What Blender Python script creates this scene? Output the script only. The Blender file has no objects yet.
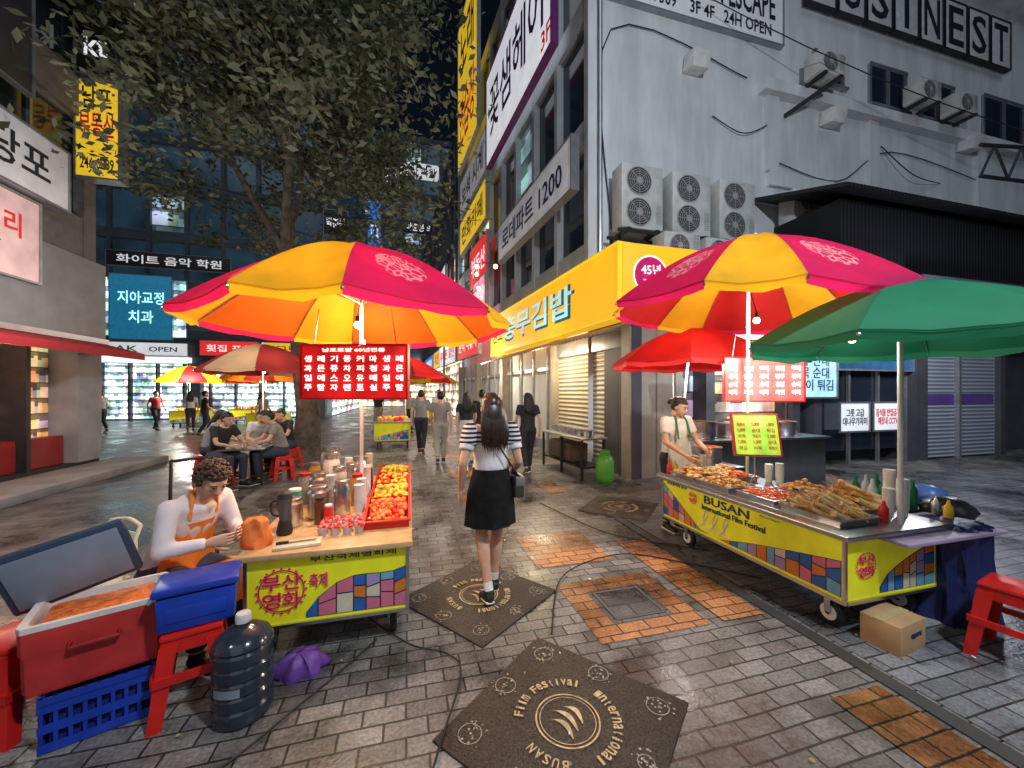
import bpy, bmesh, math, random
from mathutils import Vector, Matrix
R=math.radians
random.seed(7)
sc=bpy.context.scene
V=Vector
# ---------------------------------------------------------------- materials
def srgb(h):
    h=h.lstrip('#'); c=[int(h[i:i+2],16)/255 for i in (0,2,4)]
    return tuple((x/12.92 if x<=.04045 else ((x+.055)/1.055)**2.4) for x in c)
MC={}
def mat(name,col,rough=.6,metal=0,var=.18,scale=6,bump=0,bscale=40,emit=0,transl=0,spec=.5):
    if name in MC: return MC[name]
    if isinstance(col,str): col=srgb(col)
    m=bpy.data.materials.new(name); m.use_nodes=True; nt=m.node_tree; N=nt.nodes; L=nt.links
    p=N['Principled BSDF']; tc=N.new('ShaderNodeTexCoord')
    p.inputs['Roughness'].default_value=rough; p.inputs['Metallic'].default_value=metal
    p.inputs['Specular IOR Level'].default_value=spec
    nz=N.new('ShaderNodeTexNoise'); nz.inputs['Scale'].default_value=scale; nz.inputs['Detail'].default_value=5
    L.new(tc.outputs['Object'],nz.inputs['Vector'])
    mr=N.new('ShaderNodeMapRange'); mr.inputs['From Min'].default_value=.3; mr.inputs['From Max'].default_value=.7
    mr.inputs['To Min'].default_value=1-var; mr.inputs['To Max'].default_value=1+var*.5
    L.new(nz.outputs['Fac'],mr.inputs['Value'])
    mx=N.new('ShaderNodeVectorMath'); mx.operation='SCALE'; mx.inputs[0].default_value=col
    L.new(mr.outputs[0],mx.inputs['Scale']); L.new(mx.outputs[0],p.inputs['Base Color'])
    if emit>0:
        L.new(mx.outputs[0],p.inputs['Emission Color']); p.inputs['Emission Strength'].default_value=emit
        m.cycles.emission_sampling='NONE'
    if bump>0:
        n2=N.new('ShaderNodeTexNoise'); n2.inputs['Scale'].default_value=bscale; n2.inputs['Detail'].default_value=4
        L.new(tc.outputs['Object'],n2.inputs['Vector'])
        b=N.new('ShaderNodeBump'); b.inputs['Strength'].default_value=bump; b.inputs['Distance'].default_value=.02
        L.new(n2.outputs['Fac'],b.inputs['Height']); L.new(b.outputs[0],p.inputs['Normal'])
    if transl>0:
        t=N.new('ShaderNodeBsdfTranslucent'); L.new(mx.outputs[0],t.inputs['Color'])
        ms=N.new('ShaderNodeMixShader'); ms.inputs[0].default_value=transl
        L.new(p.outputs[0],ms.inputs[1]); L.new(t.outputs[0],ms.inputs[2])
        L.new(ms.outputs[0],N['Material Output'].inputs[0])
    m.diffuse_color=(*col,1)
    MC[name]=m; return m
def stripes(name,c1,c2,freq,axis='Z',rough=.7,bump=0,emit=0):
    if name in MC: return MC[name]
    m=mat(name,c1,rough); nt=m.node_tree;N=nt.nodes;L=nt.links;p=N['Principled BSDF']
    tc=[n for n in N if n.type=='TEX_COORD'][0]
    w=N.new('ShaderNodeTexWave'); w.bands_direction=axis; w.inputs['Scale'].default_value=freq; w.inputs['Distortion'].default_value=0
    L.new(tc.outputs['Object'],w.inputs['Vector'])
    cr=N.new('ShaderNodeValToRGB'); cr.color_ramp.elements[0].position=.47; cr.color_ramp.elements[1].position=.53
    cr.color_ramp.elements[0].color=(*srgb(c1),1) if isinstance(c1,str) else (*c1,1)
    cr.color_ramp.elements[1].color=(*srgb(c2),1) if isinstance(c2,str) else (*c2,1)
    L.new(w.outputs['Fac'],cr.inputs[0]); L.new(cr.outputs[0],p.inputs['Base Color'])
    if emit: L.new(cr.outputs[0],p.inputs['Emission Color']); p.inputs['Emission Strength'].default_value=emit
    if bump:
        b=N.new('ShaderNodeBump'); b.inputs['Strength'].default_value=bump; b.inputs['Distance'].default_value=.02
        L.new(w.outputs['Fac'],b.inputs['Height']); L.new(b.outputs[0],p.inputs['Normal'])
    return m
def goods(name,scale=3,emit=1.0,tint=(1,1,1),sat=.8,lines=True):
    "shelves of small products / posters behind glass, self lit"
    if name in MC: return MC[name]
    m=mat(name,(.5,.5,.5),.5); nt=m.node_tree;N=nt.nodes;L=nt.links;p=N['Principled BSDF']
    tc=[n for n in N if n.type=='TEX_COORD'][0]
    def mth(op,a,b=None):
        n=N.new('ShaderNodeMath'); n.operation=op
        for i,v in enumerate((a,b)):
            if v is None: continue
            if isinstance(v,(int,float)): n.inputs[i].default_value=v
            else: L.new(v,n.inputs[i])
        return n.outputs[0]
    sp=N.new('ShaderNodeSeparateXYZ'); L.new(tc.outputs['Object'],sp.inputs[0])
    uz=mth('MULTIPLY',sp.outputs['Z'],scale*1.0); row=mth('FLOOR',uz)
    wob=N.new('ShaderNodeTexNoise'); wob.noise_dimensions='1D'; wob.inputs['Scale'].default_value=scale*.8; L.new(sp.outputs['X'],wob.inputs['W'])
    ux=mth('ADD',mth('MULTIPLY',sp.outputs['X'],scale*2.6),mth('ADD',mth('MULTIPLY',row,.37),mth('MULTIPLY',wob.outputs['Fac'],2.5)))
    cell=mth('FLOOR',ux)
    cb=N.new('ShaderNodeCombineXYZ'); L.new(cell,cb.inputs[0]); L.new(row,cb.inputs[1])
    wn=N.new('ShaderNodeTexWhiteNoise'); wn.noise_dimensions='2D'; L.new(cb.outputs[0],wn.inputs['Vector'])
    hs=N.new('ShaderNodeHueSaturation'); hs.inputs['Saturation'].default_value=sat; hs.inputs['Value'].default_value=1.1; L.new(wn.outputs['Color'],hs.inputs['Color'])
    fz=mth('FRACT',uz); top=mth('ADD',mth('MULTIPLY',wn.outputs['Value'],.35),.5)
    obj=mth('LESS_THAN',fz,top); shelf=mth('GREATER_THAN',fz,.07)
    k=mth('MULTIPLY',mth('ADD',mth('MULTIPLY',obj,.75),.25),mth('ADD',mth('MULTIPLY',shelf,.9),.1))
    n=N.new('ShaderNodeTexNoise'); n.inputs['Scale'].default_value=.45*scale; n.inputs['Detail'].default_value=3; L.new(tc.outputs['Object'],n.inputs['Vector'])
    cr=N.new('ShaderNodeMapRange'); cr.inputs['From Min'].default_value=.38; cr.inputs['From Max'].default_value=.66; cr.inputs['To Min'].default_value=.2; cr.inputs['To Max'].default_value=1.4
    L.new(n.outputs['Fac'],cr.inputs[0])
    k2=mth('MULTIPLY',k,cr.outputs[0])
    s1=N.new('ShaderNodeVectorMath'); s1.operation='SCALE'; L.new(hs.outputs[0],s1.inputs[0]); L.new(k2,s1.inputs['Scale'])
    s2=N.new('ShaderNodeVectorMath'); s2.operation='MULTIPLY'; L.new(s1.outputs[0],s2.inputs[0]); s2.inputs[1].default_value=tint
    L.new(s2.outputs[0],p.inputs['Base Color']); L.new(s2.outputs[0],p.inputs['Emission Color']); p.inputs['Emission Strength'].default_value=emit
    m.cycles.emission_sampling='NONE'
    return m
# common
M_steel=mat('steel',(.6,.6,.62),.3,1,var=.1)
M_dark=mat('dark_metal',(.03,.03,.035),.5,.3)
M_black=mat('black_rubber',(.015,.015,.016),.6)
M_white=mat('white_paint',(.78,.78,.78),.5)
M_wht_e=mat('white_letter_lit',(.9,.92,.95),.5,emit=.75,var=.03)
M_blk_t=mat('black_letter',(.02,.02,.03),.5,var=.02)
M_glass=mat('dark_glass',(.02,.03,.045),.08,var=.3,scale=.6)
M_red_pl=mat('red_plastic',(.62,.015,.012),.35,var=.2,bump=.08,bscale=12)
M_blue_pl=mat('blue_plastic',(.012,.05,.42),.35,var=.2,bump=.08,bscale=12)
M_wood=mat('wood_counter',(.66,.42,.2),.4,var=.3,scale=12)
M_concrete=mat('concrete',(.24,.24,.25),.85,var=.3,scale=2,bump=.3)
M_alu=mat('aluminium_frame',(.35,.36,.38),.4,.6)
# ---------------------------------------------------------------- geometry builder
FIT=[]
class Part:
    def __init__(s,B,name,m,frame=None,smooth=35,remesh=0):
        s.B=B;s.name=name;s.m=m if isinstance(m,list) else [m];s.bm=bmesh.new();s.frame=frame;s.smooth=smooth;s.remesh=remesh;s.mi=0
    def _f(s,fs):
        for f in fs: f.material_index=s.mi
    def box(s,x0,x1,y0,y1,z0,z1,bev=0):
        return s.obox(((x0+x1)/2,(y0+y1)/2,(z0+z1)/2),(abs(x1-x0),abs(y1-y0),abs(z1-z0)),None,bev)
    def obox(s,c,sz,rot=None,bev=0,taper=1):
        bm=s.bm; Mx=Matrix.Translation(V(c))
        if rot is not None: Mx=Mx@(rot.to_4x4() if isinstance(rot,Matrix) else Matrix.Rotation(rot,4,'Z'))
        co=[]
        for dz in(-.5,.5):
            k=taper if dz>0 else 1
            for dx,dy in((-.5,-.5),(.5,-.5),(.5,.5),(-.5,.5)):
                co.append(bm.verts.new(Mx@V((dx*sz[0]*k,dy*sz[1]*k,dz*sz[2]))))
        fs=[bm.faces.new([co[i] for i in q]) for q in((3,2,1,0),(4,5,6,7),(0,1,5,4),(1,2,6,5),(2,3,7,6),(3,0,4,7))]
        s._f(fs)
        if bev:
            es=list({e for f in fs for e in f.edges})
            r=bmesh.ops.bevel(bm,geom=es,offset=bev,segments=2,profile=.5,affect='EDGES'); s._f(r['faces'])
        return s
    def rings(s,rs,cap=True,closed=True):
        bm=s.bm; prev=None; first=None
        for r in rs:
            vs=[bm.verts.new(p) for p in r]
            if prev:
                n=len(vs)
                for i in range(n if closed else n-1):
                    j=(i+1)%n
                    f=bm.faces.new((prev[i],prev[j],vs[j],vs[i])); f.material_index=s.mi
            else: first=vs
            prev=vs
        if cap:
            f=bm.faces.new(list(reversed(first))); f.material_index=s.mi
            f=bm.faces.new(prev); f.material_index=s.mi
        return s
    def tube(s,pts,rad,seg=8,side=None,sub=1,cap=True,n2=2.0):
        pts=[V(p) for p in pts]
        if not isinstance(rad,(list,tuple)): rad=[rad]*len(pts)
        rad=[(r,r) if not isinstance(r,tuple) else r for r in rad]
        if sub>1 and len(pts)>2:
            np_,nr=[],[]
            for i in range(len(pts)-1):
                p0=pts[max(i-1,0)];p1=pts[i];p2=pts[i+1];p3=pts[min(i+2,len(pts)-1)]
                for k in range(sub):
                    t=k/sub
                    np_.append(.5*((2*p1)+(p2-p0)*t+(2*p0-5*p1+4*p2-p3)*t*t+(3*p1-p0-3*p2+p3)*t**3))
                    tt=t*t*(3-2*t); nr.append(tuple(a+(b-a)*tt for a,b in zip(rad[i],rad[i+1])))
            np_.append(pts[-1]); nr.append(rad[-1]); pts,rad=np_,nr
        rs=[]; sd=V(side) if side is not None else None; last=None
        for i,p in enumerate(pts):
            t=(pts[min(i+1,len(pts)-1)]-pts[max(i-1,0)])
            if t.length<1e-9: t=V((0,0,1))
            t.normalize()
            if sd is not None: a=sd-t*sd.dot(t)
            elif last is None: a=t.orthogonal()
            else: a=last-t*last.dot(t)
            if a.length<1e-6: a=t.orthogonal()
            a.normalize(); last=a; b=t.cross(a)
            ring=[]
            for k in range(seg):
                an=2*math.pi*k/seg; ca,sa=math.cos(an),math.sin(an)
                if n2!=2: ca=math.copysign(abs(ca)**(2/n2),ca); sa=math.copysign(abs(sa)**(2/n2),sa)
                ring.append(p+a*rad[i][0]*ca+b*rad[i][1]*sa)
            rs.append(ring)
        return s.rings(rs,cap)
    def cyl(s,x,y,z0,z1,r,r2=None,seg=16):
        return s.tube([(x,y,z0),(x,y,z1)],[r,r if r2 is None else r2],seg,side=(1,0,0))
    def lathe(s,c,prof,seg=20,cap=True):
        rs=[[V((c[0]+r*math.cos(2*math.pi*k/seg),c[1]+r*math.sin(2*math.pi*k/seg),c[2]+z)) for k in range(seg)] for r,z in prof]
        return s.rings(rs,cap)
    def ball(s,c,r,rot=None,seg=10,ri=7):
        if not isinstance(r,(tuple,list)): r=(r,r,r)
        Mx=Matrix.Translation(V(c))
        if rot is not None: Mx=Mx@rot.to_4x4()
        rs=[]
        for i in range(1,ri):
            a=math.pi*i/ri
            rs.append([Mx@V((r[0]*math.sin(a)*math.cos(2*math.pi*k/seg),r[1]*math.sin(a)*math.sin(2*math.pi*k/seg),-r[2]*math.cos(a))) for k in range(seg)])
        return s.rings(rs)
    def poly(s,pts):
        f=s.bm.faces.new([s.bm.verts.new(V(p)) for p in pts]); f.material_index=s.mi; return s
    def disc(s,c,r,frame='z',seg=32,r0=0):
        def P(rr,k):
            a=2*math.pi*k/seg; u,v=rr*math.cos(a),rr*math.sin(a)
            return V(c)+(V((u,v,0)) if frame=='z' else V((u,0,v)))
        if r0==0: return s.poly([P(r,k) for k in range(seg)])
        for k in range(seg): s.poly([P(r0,k),P(r,k),P(r,k+1),P(r0,k+1)])
        return s
    def finish(s):
        if not s.bm.verts: s.bm.free(); return
        me=bpy.data.meshes.new(s.name); s.bm.to_mesh(me); s.bm.free()
        for m in s.m: me.materials.append(m)
        if s.smooth:
            me.polygons.foreach_set('use_smooth',[True]*len(me.polygons))
            try: me.set_sharp_from_angle(angle=R(s.smooth))
            except Exception: pass
        ob=bpy.data.objects.new(s.name,me); sc.collection.objects.link(ob)
        ob.parent=s.B.e
        if s.frame is not None: ob.matrix_local=s.frame
        if s.remesh:
            r=ob.modifiers.new('join','REMESH'); r.mode='VOXEL'; r.voxel_size=s.remesh; r.use_smooth_shade=True
            r=ob.modifiers.new('soft','SMOOTH'); r.iterations=4; r.factor=.5
        return ob
class Build:
    def __init__(s,name,loc=(0,0,0),rz=0,rot=None):
        s.e=bpy.data.objects.new(name,None); sc.collection.objects.link(s.e); s.e.empty_display_size=.1
        s.e.location=loc; s.e.rotation_euler=rot if rot is not None else (0,0,R(rz)); s.parts={}
    def part(s,name,m,frame=None,smooth=35,remesh=0):
        if name in s.parts: return s.parts[name]
        p=Part(s,name,m,frame,smooth,remesh); s.parts[name]=p; return p
    def text(s,t,x,y,z,w,h,m,rz=0,flat=False,rot=None,keep=False,frame=None):
        cu=bpy.data.curves.new('lettering','FONT'); cu.body=t; cu.align_x='CENTER'; cu.align_y='CENTER'; cu.resolution_u=2
        cu.extrude=.002; cu.size=.3; cu.offset=.004
        cu.materials.append(m)
        ob=bpy.data.objects.new('lettering',cu); sc.collection.objects.link(ob); ob.parent=s.e
        rm=Matrix.Rotation(R(rz),4,'Z')@(Matrix.Identity(4) if flat else Matrix.Rotation(R(90),4,'X'))
        if rot is not None: rm=rot.to_4x4()
        Mx=Matrix.Translation((x,y,z))@rm
        if frame is not None: Mx=frame@Mx
        FIT.append((ob,Mx,w,h,keep)); return ob
    def done(s):
        for p in s.parts.values(): p.finish()
        s.parts={}
        return s
def fit_all():
    bpy.context.view_layer.update()
    for ob,Mx,w,h,keep in FIT:
        bb=[V(b) for b in ob.bound_box]
        x0=min(b.x for b in bb);x1=max(b.x for b in bb);y0=min(b.y for b in bb);y1=max(b.y for b in bb)
        dx=max(x1-x0,1e-3);dy=max(y1-y0,1e-3); sx,sy=w/dx,h/dy
        if keep: sx=sy=min(sx,sy)
        ob.matrix_local=Mx@Matrix.Translation((-(x0+x1)/2*sx,-(y0+y1)/2*sy,0))@Matrix.Diagonal((sx,sy,1,1))
# ---------------------------------------------------------------- camera, world, sun
cam=bpy.data.cameras.new('camera'); co=bpy.data.objects.new('camera',cam); sc.collection.objects.link(co)
co.location=(0,0,1.6); co.rotation_euler=(R(90),0,R(-15)); cam.lens=13.5; cam.sensor_width=36; cam.shift_y=8/1024; cam.clip_end=1500; cam.clip_start=.05
sc.camera=co
w=bpy.data.worlds.new('World'); sc.world=w; w.use_nodes=True
N=w.node_tree.nodes; sky=N.new('ShaderNodeTexSky'); sky.sky_type='NISHITA'; sky.sun_disc=False
sky.sun_elevation=R(1.0); sky.sun_rotation=R(200)
bg=N['Background']; bg.inputs[1].default_value=.010
hs=N.new('ShaderNodeMix'); hs.data_type='RGBA'; hs.blend_type='MULTIPLY'; hs.inputs[0].default_value=1; hs.inputs[7].default_value=(.6,.75,1.1,1)
w.node_tree.links.new(sky.outputs[0],hs.inputs[6]); w.node_tree.links.new(hs.outputs[2],bg.inputs[0])
sc.view_settings.view_transform='Standard'; sc.view_settings.look='None'; sc.view_settings.exposure=0
def lamp(name,kind,loc,power,col=(1,1,1),rad=.1,rot=None,spot=None):
    l=bpy.data.lights.new(name,kind); l.energy=power; l.color=col
    if kind=='SUN': l.angle=R(rad)
    else: l.shadow_soft_size=rad
    o=bpy.data.objects.new(name,l); sc.collection.objects.link(o); o.location=loc
    if rot: o.rotation_euler=rot
    return o
lamp('fill_sun','SUN',(0,0,30),.34,(.70,.83,1.0),40,rot=(R(50),0,R(-8)))  # soft sun added as even cool fill over the night street
# ---------------------------------------------------------------- ground
def ground_mat():
    m=bpy.data.materials.new('grey_pavers'); m.use_nodes=True;nt=m.node_tree;N=nt.nodes;L=nt.links;p=N['Principled BSDF']
    tc=N.new('ShaderNodeTexCoord')
    br=N.new('ShaderNodeTexBrick'); br.inputs['Scale'].default_value=1; br.inputs['Brick Width'].default_value=.205; br.inputs['Row Height'].default_value=.103
    br.inputs['Mortar Size'].default_value=.006; br.inputs['Mortar Smooth'].default_value=.3; br.inputs['Bias'].default_value=-.1
    br.inputs['Color1'].default_value=(.17,.165,.16,1); br.inputs['Color2'].default_value=(.32,.31,.30,1); br.inputs['Mortar'].default_value=(.035,.034,.033,1)
    n0=N.new('ShaderNodeTexNoise'); n0.inputs['Scale'].default_value=1.2; L.new(tc.outputs['Object'],n0.inputs['Vector'])
    ad=N.new('ShaderNodeVectorMath'); ad.operation='MULTIPLY_ADD'; ad.inputs[1].default_value=(.03,.03,0); L.new(n0.outputs['Color'],ad.inputs[0]); L.new(tc.outputs['Object'],ad.inputs[2])
    L.new(ad.outputs[0],br.inputs['Vector'])
    nz=N.new('ShaderNodeTexNoise'); nz.inputs['Scale'].default_value=.9; nz.inputs['Detail'].default_value=9; nz.inputs['Roughness'].default_value=.68; L.new(tc.outputs['Object'],nz.inputs['Vector'])
    cr=N.new('ShaderNodeValToRGB'); cr.color_ramp.elements[0].position=.40; cr.color_ramp.elements[0].color=(.30,.29,.28,1); cr.color_ramp.elements[1].position=.58; cr.color_ramp.elements[1].color=(1.1,1.08,1.06,1)
    L.new(nz.outputs['Fac'],cr.inputs[0])
    n3=N.new('ShaderNodeTexNoise'); n3.inputs['Scale'].default_value=60; n3.inputs['Detail'].default_value=3; L.new(tc.outputs['Object'],n3.inputs['Vector'])
    mr=N.new('ShaderNodeMapRange'); mr.inputs['From Min'].default_value=.3; mr.inputs['From Max'].default_value=.7; mr.inputs['To Min'].default_value=.6; mr.inputs['To Max'].default_value=1.35; L.new(n3.outputs['Fac'],mr.inputs[0])
    # small dark spots: gum and grease
    vo=N.new('ShaderNodeTexVoronoi'); vo.inputs['Scale'].default_value=3.2; L.new(tc.outputs['Object'],vo.inputs['Vector'])
    sp=N.new('ShaderNodeMapRange'); sp.inputs['From Min'].default_value=.05; sp.inputs['From Max'].default_value=.11; sp.inputs['To Min'].default_value=.55; sp.inputs['To Max'].default_value=1; L.new(vo.outputs['Distance'],sp.inputs[0])
    mm=N.new('ShaderNodeMath'); mm.operation='MULTIPLY'; L.new(mr.outputs[0],mm.inputs[0]); L.new(sp.outputs[0],mm.inputs[1])
    a=N.new('ShaderNodeMix'); a.data_type='RGBA'; a.blend_type='MULTIPLY'; a.inputs[0].default_value=1
    L.new(br.outputs['Color'],a.inputs[6]); L.new(cr.outputs[0],a.inputs[7])
    b=N.new('ShaderNodeVectorMath'); b.operation='SCALE'; L.new(a.outputs[2],b.inputs[0]); L.new(mm.outputs[0],b.inputs['Scale'])
    L.new(b.outputs[0],p.inputs['Base Color'])
    m2=N.new('ShaderNodeMapRange'); m2.inputs['From Min'].default_value=.38; m2.inputs['From Max'].default_value=.58; m2.inputs['To Min'].default_value=.18; m2.inputs['To Max'].default_value=.5; L.new(nz.outputs['Fac'],m2.inputs[0]); L.new(m2.outputs[0],p.inputs['Roughness'])
    bp=N.new('ShaderNodeBump'); bp.inputs['Strength'].default_value=.7; bp.inputs['Distance'].default_value=.008; bp.invert=True
    sm=N.new('ShaderNodeMath'); sm.operation='MULTIPLY_ADD'; sm.inputs[1].default_value=.3; L.new(n3.outputs['Fac'],sm.inputs[0]); L.new(br.outputs['Fac'],sm.inputs[2])
    L.new(sm.outputs[0],bp.inputs['Height']); L.new(bp.outputs[0],p.inputs['Normal'])
    return m
M_pav=ground_mat()
def ground_copy(name,c1,c2,bw,rh,mort=(.035,.034,.033)):
    m=M_pav.copy(); m.name=name
    b=[n for n in m.node_tree.nodes if n.type=='TEX_BRICK'][0]
    b.inputs['Color1'].default_value=(*c1,1); b.inputs['Color2'].default_value=(*c2,1); b.inputs['Brick Width'].default_value=bw; b.inputs['Row Height'].default_value=rh
    b.inputs['Mortar'].default_value=(*mort,1)
    return m
g=Build('ground'); g.part('paving',M_pav).poly([(-300,-300,0),(300,-300,0),(300,300,0),(-300,300,0)]); g.done()
M_or=ground_copy('orange_pavers',(.36,.15,.055),(.55,.25,.10),.21,.105)
M_slab=ground_copy('dark_slabs',(.10,.10,.11),(.17,.17,.175),.3,.15)
def sheet(name,m,x0,x1,y0,y1,z=.004):
    b=Build(name,((x0+x1)/2,(y0+y1)/2,z)); dx=(x1-x0)/2;dy=(y1-y0)/2
    b.part('sheet',m).poly([(-dx,-dy,0),(dx,-dy,0),(dx,dy,0),(-dx,dy,0)]); b.done()
M_blb=ground_copy('bluish_pavers',(.16,.17,.19),(.25,.26,.29),.22,.11)
sheet('paving_strip',M_blb,2.63,14,-6,5.2)
sheet('paving_strip',M_slab,-6.4,-2.4,-6,30)
sheet('drain_strip',mat('drain',(.06,.06,.06),.6),2.5,2.6,-6,5.0,.008)
for y,l in ((.55,.95),(2.2,.75),(2.95,.7),(5.7,.75),(8.2,.75),(10.5,.75),(13,.75)): sheet('orange_paving',M_or,2.12,2.46,y,y+l,.008)
sheet('orange_paving',M_or,1.13,1.88,3.3,4.08,.004)
for y in (5.3,7.2,9.4): sheet('orange_paving',M_or,.75,1.5,y,y+.75,.004)
b=Build('orange_paving',(1.6,2.59,.004)); q=b.part('frame',M_or)
for x0,x1,y0,y1 in((-.42,.42,.22,.39),(-.42,.42,-.39,-.22),(-.42,-.24,-.22,.22),(.24,.42,-.22,.22)):
    q.poly([(x0,y0,0),(x1,y0,0),(x1,y1,0),(x0,y1,0)])
q=b.part('cover_plate',M_slab); q.poly([(-.24,-.22,-.0005),(.24,-.22,-.0005),(.24,.22,-.0005),(-.24,.22,-.0005)])
q=b.part('cover_rim',mat('grate',(.16,.15,.13),.5,.4))
for x0,x1,y0,y1 in((-.2,.2,.17,.19),(-.2,.2,-.19,-.17),(-.2,-.18,-.168,.168),(.18,.2,-.168,.168)): q.box(x0,x1,y0,y1,-.001,.005)
b.done()
# festival plaques
M_plq=mat('bronze_plaque',(.06,.043,.034),.4,.2,var=.7,scale=70,bump=.6,bscale=110)
M_gold=mat('worn_gold_inlay',(.66,.50,.28),.5,.1,var=.5,scale=30)
M_palei=mat('pale_inlay',(.42,.40,.35),.5,.1,var=.6,scale=30)
def plaque(x,y,rot,half,txtrot):
    b=Build('pavement_plaque',(x,y,0),rot)
    b.part('plate',M_plq).box(-half,half,-half,half,-.02,.012,.004)
    q=b.part('rings',M_gold); z=.0155; k=half/.45
    q.disc((0,0,z),.155*k,r0=.147*k,seg=48); q.disc((0,0,z),.135*k,r0=.131*k,seg=48)
    for i,(ox,sc_) in enumerate(((-.05,1),(0,1.15),(.05,.9))):
        pts=[]; pr=[]
        for t in range(9):
            u=t/8; xx=ox+.035*math.sin(u*3.1)-.03*(1-u); yy=-.07+.14*u*sc_; wd=.014*math.sin(math.pi*min(u+.08,1))
            pts.append((xx*k+wd*k,yy*k,z)); pr.append((xx*k-wd*k,yy*k,z))
        for t in range(8): q.poly([pr[t],pts[t],pts[t+1],pr[t+1]])
    tr=R(txtrot)
    for s_,rad,cen,stp in (('International',.235,90,8.5),('Film Festival',.235,222,8.5),('BUSAN',.235,-20,10)):
        n=len(s_)
        for i,ch in enumerate(s_):
            if ch==' ': continue
            a=R(cen-(i-(n-1)/2)*stp)+tr
            b.text(ch,rad*k*math.cos(a),rad*k*math.sin(a),z,(.028 if ch not in 'ilt' else .012)*k,.045*k,M_gold,flat=True,rot=Matrix.Rotation(a-math.pi/2,4,'Z'))
    q2=b.part('ornaments',M_palei)
    rn=random.Random(3)
    for cx,cy in ((.33,.33),(-.33,.33),(.33,-.33),(-.33,-.33),(0,.37),(.37,0),(-.37,0),(0,-.37)):
        for j in range(22):
            a=rn.random()*6.28; rr=rn.random()*.08
            q2.disc(((cx+rr*math.cos(a))*k,(cy+rr*math.sin(a))*k,z),rn.uniform(.002,.008)*k,seg=7)
        j=rn.randrange(1,3); q2.disc((cx*k,cy*k,z),(.02+.018*j)*k,r0=(.016+.018*j)*k,seg=20)
    b.done()
plaque(.742,1.727,39.5,.455,205)
plaque(.527,2.976,37,.44,185)
plaque(2.81,4.75,45,.44,180)
# ---------------------------------------------------------------- facade helpers
def facade_grid(B,tag,frame,x0,x1,z0,z1,cols,rows,pier,sp,mw,mg,depth=.18,lit=0,seed=1,mlit=None,mull=True):
    "recessed glazing with real piers, spandrels and mullions; outward = -y"
    rn=random.Random(seed)
    W=B.part(tag+'_walls',mw,frame); G=B.part(tag+'_glass',mg,frame,smooth=0); F_=B.part(tag+'_window_frames',M_alu,frame)
    LT=B.part(tag+'_lit_windows',mlit or mg,frame)
    cw=(x1-x0-pier)/cols; rh=(z1-z0-sp)/rows
    for i in range(cols+1): W.box(x0+i*cw,x0+i*cw+pier,-.001,depth+.1,z0,z1)
    for j in range(rows+1):
        for i in range(cols): W.box(x0+i*cw+pier,x0+(i+1)*cw,.02,depth+.1,z0+j*rh,z0+j*rh+sp)
    for i in range(cols):
        for j in range(rows):
            a0=x0+i*cw+pier;a1=x0+(i+1)*cw;b0=z0+j*rh+sp;b1=z0+(j+1)*rh
            (LT if rn.random()<lit else G).box(a0,a1,depth,depth+.02,b0,b1)
            if mull:
                n=max(1,int((a1-a0)/.9))
                for k in range(1,n+1):
                    if k<n: xx=a0+(a1-a0)*k/n; F_.box(xx-.025,xx+.025,depth-.06,depth-.001,b0+.05,b1-.05)
                F_.box(a0,a1,depth-.06,depth-.001,b0,b0+.05);F_.box(a0,a1,depth-.06,depth-.001,b1-.05,b1)
def FM(x,y,rz): return Matrix.Translation((x,y,0))@Matrix.Rotation(R(rz),4,'Z')
def sign(F,x0,x1,z0,z1,off,mb,texts,thick=.15,rz=0,name='shop_sign',border=None):
    c=F@V(((x0+x1)/2,-off,(z0+z1)/2)); ang=math.degrees(F.to_euler().z)+rz
    b=Build(name,c,ang); w_,h_=(x1-x0)/2,(z1-z0)/2
    b.part('panel',mb).box(-w_,w_,0,thick,-h_,h_,.01)
    fr=b.part('edge_frame',border or M_alu); t=.035
    fr.box(-w_-t,w_+t,-.02,thick-.01,h_+.001,h_+t); fr.box(-w_-t,w_+t,-.02,thick-.01,-h_-t,-h_-.001)
    fr.box(-w_-t,-w_-.001,-.02,thick-.01,-h_,h_); fr.box(w_+.001,w_+t,-.02,thick-.01,-h_,h_)
    for (s_,cx,cz,tw,th,m) in texts: b.text(s_,cx*w_,-.012,cz*h_,tw*2*w_,th*2*h_,m)
    b.done(); return b
# ---------------------------------------------------------------- right buildings
def wall_mat():
    m=mat('white_render_wall',(.76,.80,.84),.85,var=.08,scale=.8,bump=.12,bscale=25); N=m.node_tree.nodes;L=m.node_tree.links;p=N['Principled BSDF']
    tc=[n for n in N if n.type=='TEX_COORD'][0]
    mp=N.new('ShaderNodeMapping'); mp.inputs['Scale'].default_value=(1.2,1.2,.22); L.new(tc.outputs['Object'],mp.inputs[0])
    n=N.new('ShaderNodeTexNoise'); n.inputs['Scale'].default_value=1.3; n.inputs['Detail'].default_value=6; n.inputs['Roughness'].default_value=.6; L.new(mp.outputs[0],n.inputs['Vector'])
    cr=N.new('ShaderNodeValToRGB'); cr.color_ramp.elements[0].position=.3; cr.color_ramp.elements[0].color=(.72,.72,.70,1); cr.color_ramp.elements[1].position=.6; cr.color_ramp.elements[1].color=(1,1,1,1)
    L.new(n.outputs['Fac'],cr.inputs[0])
    mx=N.new('ShaderNodeMix'); mx.data_type='RGBA'; mx.blend_type='MULTIPLY'; mx.inputs[0].default_value=1
    src=p.inputs['Base Color'].links[0].from_socket; L.new(src,mx.inputs[6]); L.new(cr.outputs[0],mx.inputs[7]); L.new(mx.outputs[2],p.inputs['Base Color'])
    return m
M_wall=wall_mat()
M_swall=mat('grey_street_wall',(.36,.39,.42),.8,var=.25,scale=1.2,bump=.15,bscale=20)
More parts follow.
